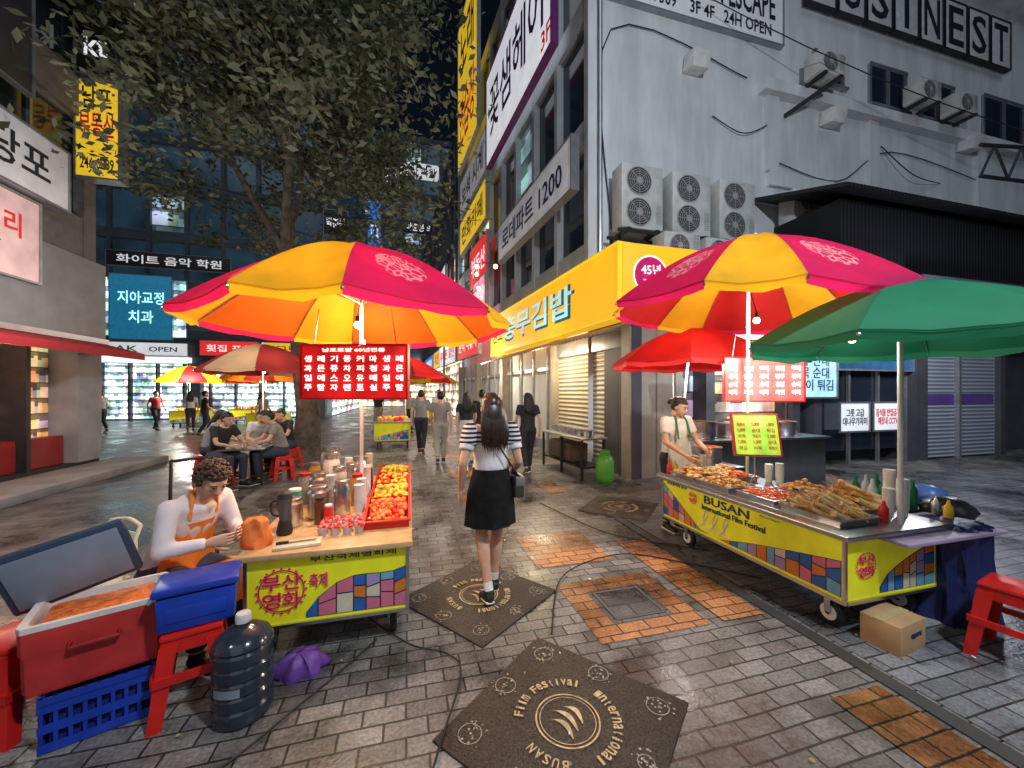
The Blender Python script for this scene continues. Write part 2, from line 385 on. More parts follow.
FR=FM(3.9,6.2,-85)      # street facade frame : local x = -s
cb=Build('commercial_building')
e=V((-.087,.996,0)); O=V((3.9,6.2,0))
c0=O+e*1.47; c1=O+e*15.0
q=cb.part('white_wall',M_wall)
fp=[(c0.x,c0.y),(26,c0.y),(26,c1.y+6),(c1.x+.36,c1.y),(c0.x+.36,c0.y+.3)]
lo=[V((a,b_,0)) for a,b_ in fp]; hi=[V((a,b_,16)) for a,b_ in fp]
q.rings([lo,hi])
for z,dp in ((9.0,.25),(13.6,.35)):
    q.box(c0.x+4.6 if z<10 else c0.x-.1,26,c0.y-dp,c0.y-.002,z,z+.28)
q.box(c0.x+4.9,26,c0.y-.12,c0.y-.002,6.75,7.1)
for x in (8.6,12.1,16.6): q.box(x,x+.35,c0.y-.11,c0.y-.002,7.11,8.99)
dk=cb.part('wall_openings',M_glass)
fr=cb.part('opening_frames',M_alu)
for x0,x1,z0,z1 in ((12.2,13.6,9.5,10.6),(14.2,15.6,9.5,10.6),(10.2,11.2,9.7,10.5),(17,19,9.4,10.7)):
    dk.box(x0,x1,c0.y-.012,c0.y-.002,z0,z1)
    for a in (x0,x1,(x0+x1)/2): fr.box(a-.04,a+.04,c0.y-.06,c0.y-.0125,z0,z1)
    fr.box(x0-.04,x1+.04,c0.y-.075,c0.y-.061,z1-.04,z1+.04); fr.box(x0-.08,x1+.08,c0.y-.14,c0.y-.061,z0-.08,z0-.01)
M_warmwin=goods('warm_window_interior',1.0,.7,(1,.85,.6),.25)
M_coolwin=goods('cool_window_interior',1.0,.6,(.6,.85,1),.25)
facade_grid(cb,'street',FR,-15,-1.48,4.4,16,9,4,.16,.5,M_swall,M_glass,lit=.15,seed=4,mlit=M_coolwin)
cable=cb.part('conduits',M_dark)
for pts in ([(4.3,c0.y-.05,5.2),(4.3,c0.y-.05,9.6),(8,c0.y-.06,9.3)],[(8.9,c0.y-.05,7.4),(11,c0.y-.05,7.2),(13,c0.y-.05,8.3),(17,c0.y-.05,8.0)],[(12.6,c0.y-.05,8.4),(13.4,c0.y-.3,7.6),(15,c0.y-.05,7.7)],[(7,c0.y-.04,8.2),(7.9,c0.y-.1,7.9),(9,c0.y-.04,8.5)]):
    cable.tube(pts,.014,6,sub=6)
cp=cb.part('vents',M_white)
for x,z in ((6.4,9.2),(10.6,8.7),(16,8.9)):
    cp.obox((x,c0.y-.22,z),(.45,.36,.36),Matrix.Rotation(R(12),4,'X'),.02)
pp=cb.part('downpipe',M_steel); pp.tube([(c0.x+.25,c0.y-.08,4.3),(c0.x+.25,c0.y-.08,15.8)],.05,8)
cable.tube([(9.2,c0.y-.05,8.6),(9.9,c0.y-.6,9.1)],.05,6)
cb.done()
Fw=FM(0,c0.y,0)
M_escape=mat('white_board',(.78,.8,.82),.5,var=.06,emit=.1)
sign(Fw,4.1,9.05,10.3,12.0,.12,M_escape,[('MYSTERY SEAN ESCAPE',0,.05,.9,.42,M_blk_t),('T.247-7309    3F 4F   24H OPEN',0,-.68,.85,.18,M_blk_t)],name='shop_sign')
xx=9.8
for ch in 'BUSINEST':
    sign(Fw,xx,xx+.9,11.55,12.95,.2,mat('pale_letter_panel',(.45,.47,.5),.4,emit=.1),[(ch,0,0,.72 if ch!='I' else .2,.8,M_blk_t)],name='letter_sign',border=M_dark); xx+=1.03
M_or_sign=mat('orange_sign_lit',(1.0,.45,.012),.5,emit=.78,var=.08,scale=1)
M_brown_t=mat('dark_green_letter',(.02,.10,.16),.4)
M_cyan_t=mat('pale_blue_letter',(.40,.8,.9),.4,emit=.7)
M_mag=mat('magenta_graphic',(.75,.02,.18),.4,emit=.15)
M_red_s=mat('red_sign_lit',(.75,.03,.03),.5,emit=.8,var=.08)
M_ylw_s=mat('yellow_sign_lit',(.95,.62,.03),.5,emit=.55,var=.08)
M_whs=mat('white_sign_lit',(.82,.84,.9),.5,emit=.6,var=.12,scale=1.5)
M_dimw=mat('white_sign_dim',(.62,.63,.67),.5,emit=.18,var=.2,scale=2)
M_purt=mat('purple_letter',(.10,.02,.14),.5)
M_navy=mat('navy_letter',(.015,.03,.12),.5)
M_redt=mat('red_letter',(.7,.02,.02),.5,emit=.2)
M_dkpan=mat('dark_sign_panel',(.035,.035,.045),.5)
b=sign(FR,-7.6,.05,2.95,4.25,.32,M_or_sign,[('충무김밥',-.02,.0,.62,.6,mat('teal_outline_letter',(.03,.2,.28),.4)),('원조',-.82,.0,.14,.45,M_brown_t)],thick=.3,border=M_ylw_s)
b.text('충무김밥',-.10,-.026,.03,4.55,.70,M_cyan_t)
b2=Build('shop_sign',(4.55,6.03,3.6)); b2.part('panel',M_or_sign).box(-.9,.9,0,.15,-.65,.65,.01)
b2.part('roundel',M_mag).disc((-.35,-.004,.1),.33,'y'); b2.part('roundel_ring',M_wht_e).disc((-.35,-.008,.1),.36,'y',r0=.33)
b2.text('45년',-.35,-.014,.2,.4,.2,M_wht_e); b2.text('전통',-.35,-.014,-.05,.32,.16,M_wht_e); b2.text('김밥',.45,-.01,0,.7,.5,M_redt); b2.done()
sign(FR,-6.7,-1.6,6.05,7.2,.35,M_dimw,[('로데파트 1200',0,0,.84,.6,M_navy)],thick=.2)
sign(FR,-8,-2.5,10.0,13.2,.4,M_whs,[('꽃샘헤어',0,.05,.85,.55,M_purt),('3F',.9,-.75,.1,.15,M_redt)],thick=.2,border=mat('purple_frame',(.15,.02,.15),.5))
sign(FR,-12.6,-8.1,8.2,9.7,.4,M_ylw_s,[('만화카페',0,0,.8,.6,M_blk_t)])
sign(FR,-12.6,-8.1,10,11.6,.4,M_dimw,[('보석 시계',0,0,.8,.6,M_navy)])
sign(FR,-12.6,-9,12.2,19,.5,M_ylw_s,[('노래',0,.5,.7,.35,M_blk_t),('연습장',0,-.4,.8,.35,M_redt)])
sign(FR,-11,-8.3,6.1,7.8,.3,M_red_s,[('부동산',0,.0,.8,.5,M_wht_e)])
M_pinkscr=mat('pink_screen',(1,.35,.45),.5,emit=1.0,var=.6,scale=2)
sign(FR,-9.6,-7.9,4.7,6.0,.5,M_pinkscr,[('세일',0,0,.7,.5,M_wht_e)])
sign(FR,-13.4,-9.4,3.2,4.4,.35,M_red_s,[('분식 떡볶이',0,0,.85,.5,M_wht_e)])
sign(FR,-19,-14,3.2,4.4,.35,M_whs,[('휴대폰 할인',0,0,.85,.5,M_redt)])
rb=Build('restaurant_building',(3.9,6.2,0),-85)
M_tile=mat('pale_tile_wall',(.38,.34,.28),.6,var=.2,scale=3)
rb.part('rear_mass',M_tile).box(-15,-.0,.6,1.2,0,4.2)
W=rb.part('piers',M_tile)
for x in (-.28,-3.35,-7.6,-11.2,-14.9): W.box(x,x+.26,.0,.598,0,2.95)
sh=stripes('roller_shutter','#8d8474','#d2c6b2',3.1,'Z',.5,bump=.9)
rb.part('roller_shutter',sh).box(-3.09,-.29,.12,.16,.05,2.45)
rb.part('shutter_box',M_alu).box(-3.09,-.29,.05,.3,2.46,2.8,.02)
rb.part('shutter_bottom_bar',M_alu).box(-3.09,-.29,.09,.118,.05,.16)
M_sg1=goods('restaurant_interior',2.2,1.6,(1,.75,.4),.4)
M_sg2=goods('shop_interior',2.6,2.0,(1,.85,.65),.6)
rb.part('lit_interior',M_sg1).box(-7.34,-3.36,.5,.52,.1,2.9)
rb.part('lit_interior_2',M_sg2).box(-14.9,-7.61,.5,.52,.1,2.9)
fm=rb.part('door_frames',M_alu)
for i in range(12):
    x=-14.6+i*.98
    if x<-3.4: fm.box(x,x+.06,.1,.16,.0,2.9)
fm.box(-14.6,-3.4,.165,.22,2.2,2.3); fm.box(-14.6,-3.4,.165,.22,0,.25)
aw=rb.part('awning',stripes('awning_cloth','#c9a680','#8f7560',2.2,'X',.8))
aw.rings([[V((-7.5,.0,2.9)),V((0.1,.0,2.9)),V((.1,-.75,2.62)),V((-7.5,-.75,2.62))],[V((-7.5,.0,2.87)),V((0.1,.0,2.87)),V((.1,-.75,2.59)),V((-7.5,-.75,2.59))]])
rb.done()
rs=Build('side_shop_building')
M_dkwall=mat('dark_wall',(.07,.07,.085),.7,var=.3,scale=2)
w1=rs.part('walls',M_dkwall)
w1.box(3.93,26,6.75,7.66,0,4.15)
for x in (3.93,5.55,7.7,8.3,11.25,11.6,14.5): w1.box(x,x+.2,6.2,6.748,0,3.0)
w1.box(3.93,14.8,6.2,6.748,3.0,4.18)
rs.part('lit_panels',goods('poster_wall',1.9,.9,(.75,.7,1.0),.45)).box(4.15,5.54,6.55,6.57,.9,2.5)
rs.part('purple_dado',mat('purple_panel',(.14,.06,.22),.5)).box(4.15,5.54,6.4,6.45,0,.88)
rs.part('poster_mullions',M_alu).box(4.6,4.64,6.48,6.54,.9,2.5).box(5.08,5.12,6.48,6.54,.9,2.5)
rs.part('shop_counter_glow',goods('stall_interior',2.6,1.3,(1,.8,.6),.4)).box(5.76,7.69,6.6,6.62,.3,2.9)
rs.part('shelves',M_alu).box(5.76,7.69,6.45,6.58,1.0,1.05).box(5.76,7.69,6.45,6.58,1.8,1.85)
gl=rs.part('shop_glass',M_glass); gl.box(8.51,11.24,6.35,6.37,.3,2.95)
for x in (8.5,9.4,10.3,11.2): rs.part('mullions',M_alu).box(x,x+.05,6.28,6.34,0,3.0)
shg=stripes('grey_shutter','#7f8795','#b2bac9',3.4,'Z',.45,bump=.9)
s2=rs.part('shutters',shg); s2.box(11.46,12.95,6.3,6.34,.03,2.6); s2.box(13.05,14.49,6.3,6.34,.03,2.6)
rs.part('shutter_rail',M_alu).box(12.96,13.04,6.22,6.36,0,2.9)
rs.part('purple_posters',mat('purple_panel2',(.10,.05,.25),.5,emit=.1)).box(11.5,12.9,6.285,6.295,1.3,1.55).box(13.1,14.4,6.285,6.295,1.3,1.55)
rs.done()
F62=FM(0,6.2,0)
sign(F62,7.3,8.75,1.5,2.75,.12,mat('cyan_menu_lit',(.45,.8,1.0),.4,emit=.9,var=.3,scale=3),[('50%',.1,.6,.7,.25,M_redt),('메뉴 안내\n어묵 순대\n떡볶이 튀김',0,-.2,.85,.6,M_navy)],thick=.08,name='menu_lightbox')
for x,s1,c in ((9.0,'그릇 고급\n대나무가자미',M_blk_t),(10.0,'음식물 반입금지\n매장내 CCTV',M_redt)):
    sign(F62,x,x+.85,.75,1.35,.02,M_whs,[(s1,0,0,.85,.6,c)],thick=.02,name='notice_board')
sign(F62,8.9,11.2,2.1,2.9,.05,mat('blue_glass_sign',(.03,.10,.22),.3,emit=.5,var=.3),[('포차 24시',0,0,.7,.5,M_whs)],thick=.05)
sk=Build('stall_counter',(5.3,5.1,0)); sk.part('counter',M_steel).box(-1.1,1.3,-.35,.35,.05,.85,.01); sk.part('top',M_steel).box(-1.15,1.35,-.4,.4,.852,.88,.004)
for i,(x,y,r,h) in enumerate(((-.8,0,.2,.25),(-.25,.05,.18,.2),(.3,0,.22,.3),(.85,.0,.18,.22))):
    sk.part('pots',M_steel).lathe((x,y,.88),[(r*.95,0),(r,.02),(r,h),(r*1.05,h+.01)]); sk.part('pot_contents%d'%(i%2),[mat('broth',(.6,.3,.08),.3),mat('red_stew',(.6,.06,.02),.3)][i%2]).disc((x,y,.88+h+.012),r*.96)
sk.part('hood_posts',M_steel).box(-1.1,-1.07,.3,.33,.881,2.1).box(1.27,1.3,.3,.33,.881,2.1); sk.part('hood',M_steel).box(-1.15,1.35,-.1,.4,2.101,2.25,.01)
for i in range(14): sk.part('bottles',[mat('red_bottle',(.5,.03,.02),.3)]).lathe((-1.0+i*.16,.3,.88),[(.03,0),(.03,.13),(.012,.17),(.012,.2)],seg=10)
sk.done()
ds=Build('rooftop_shed',(0,0,0))
q=ds.part('cladding',stripes('dark_corrugated','#111216','#1d1f25',3.0,'X',.6,bump=.6)); q.box(8.6,22,5.9,7.4,4.19,5.6)
q.rings([[V((8.2,5.5,5.6)),V((22,5.5,5.6)),V((22,7.6,6.3)),V((8.2,7.6,6.3))],[V((8.2,5.5,5.68)),V((22,5.5,5.68)),V((22,7.6,6.38)),V((8.2,7.6,6.38))]])
t=ds.part('truss',M_dark)
t.tube([(11.5,5.2,6.1),(20,4.6,6.2)],.04,6); t.tube([(11.5,5.2,6.75),(20,4.6,7.4)],.04,6)
for i in range(12):
    f=i/11; f2=min(1,(i+.5)/11)
    p0=V((11.5,5.2,6.1)).lerp(V((20,4.6,6.2)),f); p1=V((11.5,5.2,6.75)).lerp(V((20,4.6,7.4)),f2); p2=V((11.5,5.2,6.1)).lerp(V((20,4.6,6.2)),min(1,f+1/11))
    t.tube([p0,p1],.025,5); t.tube([p1,p2],.025,5)
ds.part('fascia',mat('grey_fascia',(.10,.12,.15),.5)).box(10.5,20,5.6,5.75,3.15,4.1)
ds.done()
def aircon(x,y,z,w_=.98,h_=1.4,fans=2,rz=0):
    b=Build('air_conditioner',(x,y,z),rz)
    b.part('casing',mat('ac_casing',(.62,.64,.62),.5,var=.25,scale=3)).box(-w_/2,w_/2,-.2,.2,.06,h_,.02)
    b.part('feet',M_dark).box(-w_/2+.1,-w_/2+.2,-.24,.24,-.0,.058).box(w_/2-.2,w_/2-.1,-.24,.24,-.0,.058)
    d=b.part('fan_well',mat('fan_well',(.06,.06,.07),.6)); g_=b.part('grille',mat('ac_grille',(.4,.41,.41),.5))
    fh=(h_-.1)/fans; r=min(fh*.44,w_*.36)
    for i in range(fans):
        cz=.08+fh*(i+.5); cx=-w_*.09
        d.disc((cx,-.203,cz),r,'y')
        for k in range(1,7): 
            rr=r*k/6; g_.disc((cx,-.225,cz),rr,'y',r0=rr-.012,seg=24)
        g_.disc((cx,-.228,cz),r*.25,'y',seg=16)
        for k in range(8):
            a=k*math.pi/4; g_.tube([(cx,-.225,cz),(cx+r*math.cos(a),-.225,cz+r*math.sin(a))],.006,4)
        g_.disc((cx,-.21,cz),r*1.04,'y',r0=r*.97)
    for k in range(10): g_.box(w_/2-.17,w_/2-.04,-.208,-.202,.2+k*.04,.215+k*.04)
    b.done()
for x in (4.72,5.94,7.16): aircon(x,7.25,4.95)
aircon(9.24,7.2,5.35,1.0,1.05,2)
aircon(5.3,6.75,4.2,.85,.6,1); aircon(6.3,6.8,4.2,.8,.6,1)
for x,z in ((9.9,10.0),(13.4,10.05),(14.9,10.0)): aircon(x,c0.y-.5,z-.75,.8,.6,1)
sb=Build('equipment_stand',(6,7.2,0)); q=sb.part('frame',M_dark)
q.box(-1.9,4,-.25,-.2,4.88,4.94).box(-1.9,4,.2,.25,4.88,4.94)
for x in (-1.8,-.6,.6,1.8,3.8): q.box(x-.03,x+.03,-.249,-.201,4.19,4.879); q.box(x-.03,x+.03,.201,.249,4.19,4.879)
sb.done()
# ---------------------------------------------------------------- left building
FL=FM(-6.45,0,90)
lb=Build('corner_shop_building',(-6.45,0,0),90)
M_gf=mat('grey_cladding',(.26,.27,.30),.6,var=.25,scale=2)
lb.part('mass',M_gf).box(-6,10.2,.4,9,0,4.35)
facade_grid(lb,'upper',None,-6,10.2,4.36,16.5,7,4,.3,.8,mat('brown_wall',(.13,.12,.13),.7),M_glass,lit=.08,seed=9,mlit=M_coolwin)
lb.part('upper_mass',M_gf).box(-6,10.2,.45,9,4.36,16.5)
lb.part('fascia',M_gf).box(-6,10.25,-.15,.399,2.62,4.3,.02)
lb.part('fascia_trim',M_steel).box(-6,10.27,-.19,-.152,2.62,2.72)
sg=lb.part('shop_window_display',goods('bakery_interior',3.4,1.0,(1,.6,.38),.6)); sg.box(-6,10,.38,.395,.25,2.6)
fr=lb.part('window_frames',M_dark)
for i in range(14): fr.box(-5.8+i*1.2,-5.72+i*1.2,-.05,.37,.2,2.61)
fr.box(-6,10.2,-.06,.37,0.0,.2); lb.part('corner_pier',M_gf).box(9.6,10.2,-.1,.37,.2,2.61)
lb.part('counter_case',mat('red_case',(.25,.02,.02),.4)).box(3,9.55,.1,.3,.21,.75)
aw=lb.part('awning',mat('red_awning',(.40,.02,.03),.7,var=.2))
aw.rings([[V((-6,-.15,2.62)),V((10.3,-.15,2.62)),V((10.3,-.8,2.44)),V((-6,-.8,2.44))],[V((-6,-.15,2.59)),V((10.3,-.15,2.59)),V((10.3,-.8,2.41)),V((-6,-.8,2.41))]])
aw.box(-6,10.3,-.81,-.79,2.3,2.43)
lb.part('step',M_concrete).box(-6,10.6,-1.1,-.07,.005,.14,.01)
lb.part('lit_downlights',mat('warm_bulb',(1,.8,.5),.5,emit=6,var=0)).box(4,4.1,-.3,-.2,2.5,2.55).box(6.4,6.5,-.3,-.2,2.5,2.55).box(8.8,8.9,-.3,-.2,2.5,2.55)
lb.done()
sign(FL,4,9.0,4.95,6.0,.35,M_dimw,[('금은 보석 전당포',0,0,.85,.55,M_blk_t)],thick=.25)
sign(FL,4.2,8.6,3.5,4.85,.22,mat('pink_white_sign',(.75,.5,.5),.5,emit=.3,var=.3,scale=2),[('이탈리아 커피 베이커리',.0,.25,.85,.3,M_redt),('COFFEE & BAKERY',.1,-.45,.6,.22,mat('brown_t',(.2,.06,.03),.5))],thick=.1)
FB=FM(-.12,9.8,0)
sign(FB,-6.4,-5.7,6.0,7.95,0,M_ylw_s,[('남포',0,.66,.7,.24,M_blk_t),('부동산',0,.1,.85,.26,M_redt),('246-0089',0,-.72,.8,.12,M_blk_t)],thick=.25)
sign(FB,-6.4,-5.75,8.1,9.3,0,mat('black_sign',(.02,.02,.02),.3),[('kt',0,.0,.6,.4,M_wht_e)],thick=.25)
sign(FL,6,9.2,9.6,10.3,.3,M_ylw_s,[('남포 부동산 컨설팅',0,0,.85,.6,M_navy)],thick=.2)
sign(FL,3,8.5,6.7,9.3,.2,M_dkpan,[('학원',0,0,.6,.5,M_dimw)],thick=.1)
# ---------------------------------------------------------------- far buildings
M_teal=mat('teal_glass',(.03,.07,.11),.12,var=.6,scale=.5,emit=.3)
M_bluef=mat('blue_grey_cladding',(.07,.10,.14),.5,var=.3,scale=1)
fb=Build('glass_office_building',(0,26,0),0)
fb.part('mass',M_bluef).box(-34,-5.3,.5,34,0,30)
facade_grid(fb,'upper',None,-34,-5,4.6,30,16,9,.2,.55,M_bluef,M_teal,lit=.10,seed=12,mlit=M_coolwin)
M_bright=goods('bright_store_interior',2.6,3.0,(.75,1,1),.45)
fb.part('store_front',M_bright).box(-34,-5.3,.4,.45,.1,3.2)
fb.part('store_header',mat('white_header_lit',(.8,.98,.9),.5,emit=1.3,var=.1)).box(-20,-12,-.3,.39,3.25,3.55)
q=fb.part('store_mullions',M_dark)
for i in range(22): q.box(-33+i*1.28,-32.92+i*1.28,.1,.38,0,3.2)
fb.part('piers',M_bluef).box(-5.6,-5.01,-.05,.5,0,4.59).box(-12.2,-11.6,-.05,.399,0,4.59)
fb.part('band',M_dkpan).box(-34,-5,-.1,.5,3.6,4.55)
fb.part('upper_shop_glow',goods('upper_shop',1.5,2.2,(.6,.9,1.0),.3)).box(-34,-12.3,-.04,-.02,4.7,7.9)
fb.done()
FO=FM(0,26,0)
M_blues=mat('blue_sign_lit',(.02,.15,.55),.5,emit=1.0)
sign(FO,-15.6,-12.8,4.5,8.0,.4,mat('deep_blue_sign',(.01,.12,.22),.5,emit=1.0),[('지아교정',0,.3,.75,.2,mat('cyan_letter',(.4,.9,1),.5,emit=1.4)),('치과',0,-.3,.4,.2,mat('cyan_letter',(.4,.9,1),.5))])
sign(FO,-18.5,-16.1,6.6,7.9,.3,M_blues,[('화이트',0,0,.8,.5,M_wht_e)])
sign(FO,-18.5,-12,3.62,4.3,.5,M_whs,[('KONGDAK',-.3,0,.6,.5,mat('green_t',(.0,.3,.1),.5)),('OPEN',.65,0,.2,.4,M_blk_t)])
sign(FO,-15.8,-10,8.5,9.3,.3,M_dkpan,[('화이트 음악 학원',0,0,.85,.6,M_whs)])
sign(FO,-11.4,-8.5,3.7,4.5,.5,M_red_s,[('횟집 포차',0,0,.8,.5,M_wht_e)])
sign(FO,-8.3,-5.6,3.7,4.5,.5,M_ylw_s,[('국밥',0,0,.5,.6,M_redt)])
for i,(z0,z1,mm,s_) in enumerate(((5,7,M_blues,'노래방'),(8,10.2,M_whs,'의원'),(11,12.5,M_dkpan,'박춘봉'))):
    sign(FM(0,25.0,0),-4.9,-3.6,z0,z1,0,mm,[(s_,0,0,.8,.4,M_wht_e if mm!=M_whs else M_navy)])
ob2=Build('far_building',(0,44,0),0)
ob2.part('mass',M_bluef).box(-9,16,.5,20,0,30)
facade_grid(ob2,'f',None,-9,16,4.5,30,12,8,.3,.6,M_bluef,M_teal,lit=.3,seed=22,mlit=M_coolwin)
ob2.part('store',goods('far_store',1.2,3.2,(1,.85,.6),.5)).box(-9,16,.4,.45,.1,4.4); ob2.done()
FF=FM(0,44,0)
sign(FF,-1,3.2,25,26.8,.5,M_whs,[('박사 학원',0,0,.8,.6,M_navy)]); sign(FF,-.6,3.4,19,20.4,.5,M_dkpan,[('박춘봉 의원',0,0,.85,.6,M_wht_e)])
sign(FF,-4.2,-2.9,15,22,.8,M_blues,[('모텔',0,0,.6,.3,M_wht_e)]); sign(FF,-1,3,8,11,.5,M_red_s,[('마트',0,0,.6,.5,M_wht_e)]); sign(FF,-2.5,-1.3,13,15,.6,M_pinkscr,[])
mb=Build('mid_street_building',(2.4,27,0),-87)
mb.part('mass',M_bluef).box(-17,4.5,.5,8,0,17)
facade_grid(mb,'m',None,-17,4.5,3.8,17,12,4,.25,.6,M_dkwall,M_teal,lit=.3,seed=5,mlit=M_warmwin)
mb.part('store',goods('mid_store',1.8,3.2,(1,.8,.55),.5)).box(-17,4.5,.3,.35,.1,3.7); mb.done()
FMd=FM(2.4,27,-87)
sign(FMd,-4,3,3.4,4.6,.3,M_ylw_s,[('치킨 호프',0,0,.8,.6,M_redt)]); sign(FMd,-11,-5,3.4,4.6,.3,M_blues,[('신발 백화점',0,0,.8,.6,M_wht_e)])
sign(FMd,-1,3,7,9.5,.4,M_whs,[('안과',0,0,.6,.5,M_navy)])
lm=Build('mid_street_building',(-5,27,0),90)
lm.part('mass',M_bluef).box(.2,17,.5,4,0,22)
lm.part('store',goods('mid_store2',1.8,3.2,(.9,.95,.9),.5)).box(.2,17,-.2,-.15,.1,3.7); lm.done()
FLm=FM(-5,27,90)
sign(FLm,.5,5,3.8,5.2,.4,M_red_s,[('족발 보쌈',0,0,.8,.6,M_wht_e)]); sign(FLm,5.5,10,3.8,5.2,.4,M_ylw_s,[('맥주 안주',0,0,.8,.6,M_blk_t)]); sign(FLm,11,16,3.8,5.4,.4,M_blues,[('안경',0,0,.6,.6,M_wht_e)])
# ---------------------------------------------------------------- tree
def tree(x,y,H):
    rn=random.Random(11)
    b=Build('street_tree',(x,y,0)); T=b.part('trunk_and_limbs',mat('bark',(.085,.07,.055),.9,var=.6,scale=7,bump=1.0,bscale=14),smooth=60)
    tips=[]
    def grow(p,d,r,l,dep):
        pts=[p];rad=[r];q_=p.copy();dd=d.copy()
        for i in range(4):
            dd=(dd+V((rn.uniform(-.14,.14),rn.uniform(-.14,.14),rn.uniform(-.02,.12)))).normalized()
            q_=q_+dd*l/4; pts.append(q_.copy()); rad.append(r*(1-.11*(i+1)))
        T.tube(pts,rad,10 if dep<2 else 5)
        if dep>=2: tips.append((pts[2],dep)); tips.append((q_.copy(),dep))
        if dep>=4: return
        for k in range(3 if dep else 4):
            a=rn.uniform(0,6.28) if dep else k*1.57+.4
            sp=rn.uniform(.45,.9) if dep else rn.uniform(.4,.65)
            nd=(dd+V((math.cos(a)*sp,math.sin(a)*sp,rn.uniform(-.3,.2) if dep>1 else .1))).normalized()
            grow(pts[-1] if k!=1 else pts[3],nd,rad[-1]*rn.uniform(.6,.8),l*rn.uniform(.66,.84),dep+1)
    T.tube([(0,0,-.05),(0,0,.3),(.02,.02,1.2)],[.40,.30,.25],12,sub=3)
    grow(V((.02,.02,1.1)),V((-.10,-.03,1)),.25,H*.25,0)
    # drooping outer sprays
    for i in range(46):
        a=rn.random()*6.28; rr=rn.uniform(1.6,4.2); tips.append((V((rr*math.cos(a)-.2,rr*math.sin(a),rn.uniform(.36,.50)*H)),5))
    b.done()
    vs=[];fs=[];mi=[]
    for tp,dep in tips:
        cr=rn.uniform(.35,.9); n=int(rn.uniform(70,170)) 
        shade=rn.random()
        for i in range(n):
            c=tp+V((rn.gauss(0,cr*.6),rn.gauss(0,cr*.6),rn.gauss(0,cr*.4)))
            if c.z<H*.27: continue
            s_=rn.uniform(.035,.075); a=V((rn.gauss(0,1),rn.gauss(0,1),rn.gauss(0,.5))).normalized(); bb=a.orthogonal().normalized()
            bb=(Matrix.Rotation(rn.random()*6.28,3,a)@bb)
            k=len(vs); vs+= [c-a*s_*1.5,c+bb*s_*.7,c+a*s_*1.5,c-bb*s_*.7]; fs.append((k,k+1,k+2,k+3)); mi.append(0 if rn.random()<shade else 1)
    me=bpy.data.meshes.new('foliage'); me.from_pydata([tuple(v) for v in vs],[],fs)
    me.materials.append(mat('leaf_dark',(.065,.085,.045),.55,transl=.35,var=.4,scale=2)); me.materials.append(mat('leaf_light',(.19,.215,.13),.5,transl=.35,var=.4,scale=2))
    me.polygons.foreach_set('material_index',mi)
    o=bpy.data.objects.new('foliage',me); sc.collection.objects.link(o); o.parent=b.e
    print('LEAVES',len(fs),len(tips))
tree(-2.3,9.9,14.8)
# ---------------------------------------------------------------- umbrellas
def fabric(name,col,logo=False,tr=.45):
    m=mat(name,col,.65,var=.16,scale=3,transl=tr,bump=.4,bscale=5)
    if logo:
        N=m.node_tree.nodes;L=m.node_tree.links
        uv=N.new('ShaderNodeUVMap')
        sub=N.new('ShaderNodeVectorMath'); sub.operation='SUBTRACT'; sub.inputs[1].default_value=(.5,.66,0); L.new(uv.outputs[0],sub.inputs[0])
        sc_=N.new('ShaderNodeVectorMath'); sc_.operation='MULTIPLY'; sc_.inputs[1].default_value=(1.35,2.1,0); L.new(sub.outputs[0],sc_.inputs[0])
        ln=N.new('ShaderNodeVectorMath'); ln.operation='LENGTH'; L.new(sc_.outputs[0],ln.inputs[0])
        lt=N.new('ShaderNodeMath'); lt.operation='LESS_THAN'; lt.inputs[1].default_value=.36; L.new(ln.outputs['Value'],lt.inputs[0])
        vo=N.new('ShaderNodeTexVoronoi'); vo.feature='DISTANCE_TO_EDGE'; vo.inputs['Scale'].default_value=9; L.new(sc_.outputs[0],vo.inputs['Vector'])
        gt=N.new('ShaderNodeMath'); gt.operation='LESS_THAN'; gt.inputs[1].default_value=.12; L.new(vo.outputs['Distance'],gt.inputs[0])
        mu=N.new('ShaderNodeMath'); mu.operation='MULTIPLY'; L.new(lt.outputs[0],mu.inputs[0]); L.new(gt.outputs[0],mu.inputs[1])
        mx=N.new('ShaderNodeMix'); mx.data_type='RGBA'; mx.inputs[7].default_value=(.85,.5,.55,1)
        p=N['Principled BSDF']; src=p.inputs['Base Color'].links[0].from_socket
        L.new(mu.outputs[0],mx.inputs[0]); L.new(src,mx.inputs[6]); L.new(mx.outputs[2],p.inputs['Base Color'])
    return m
F_mag=fabric('magenta_canvas',(.74,.015,.16),True); F_yel=fabric('yellow_canvas',(.92,.60,.02)); F_org=fabric('orange_canvas_underlit',(.9,.22,.012)); F_yin=fabric('yellow_canvas_underlit',(.92,.55,.02))  # inner orange and yellow have warm bulb glow painted into their colour
F_red=fabric('red_canvas',(.72,.03,.03)); F_grn=fabric('green_canvas',(.015,.24,.12),tr=.25); F_dr=fabric('dark_red_canvas',(.28,.03,.03)); F_wst=fabric('cream_canvas',(.45,.30,.2))
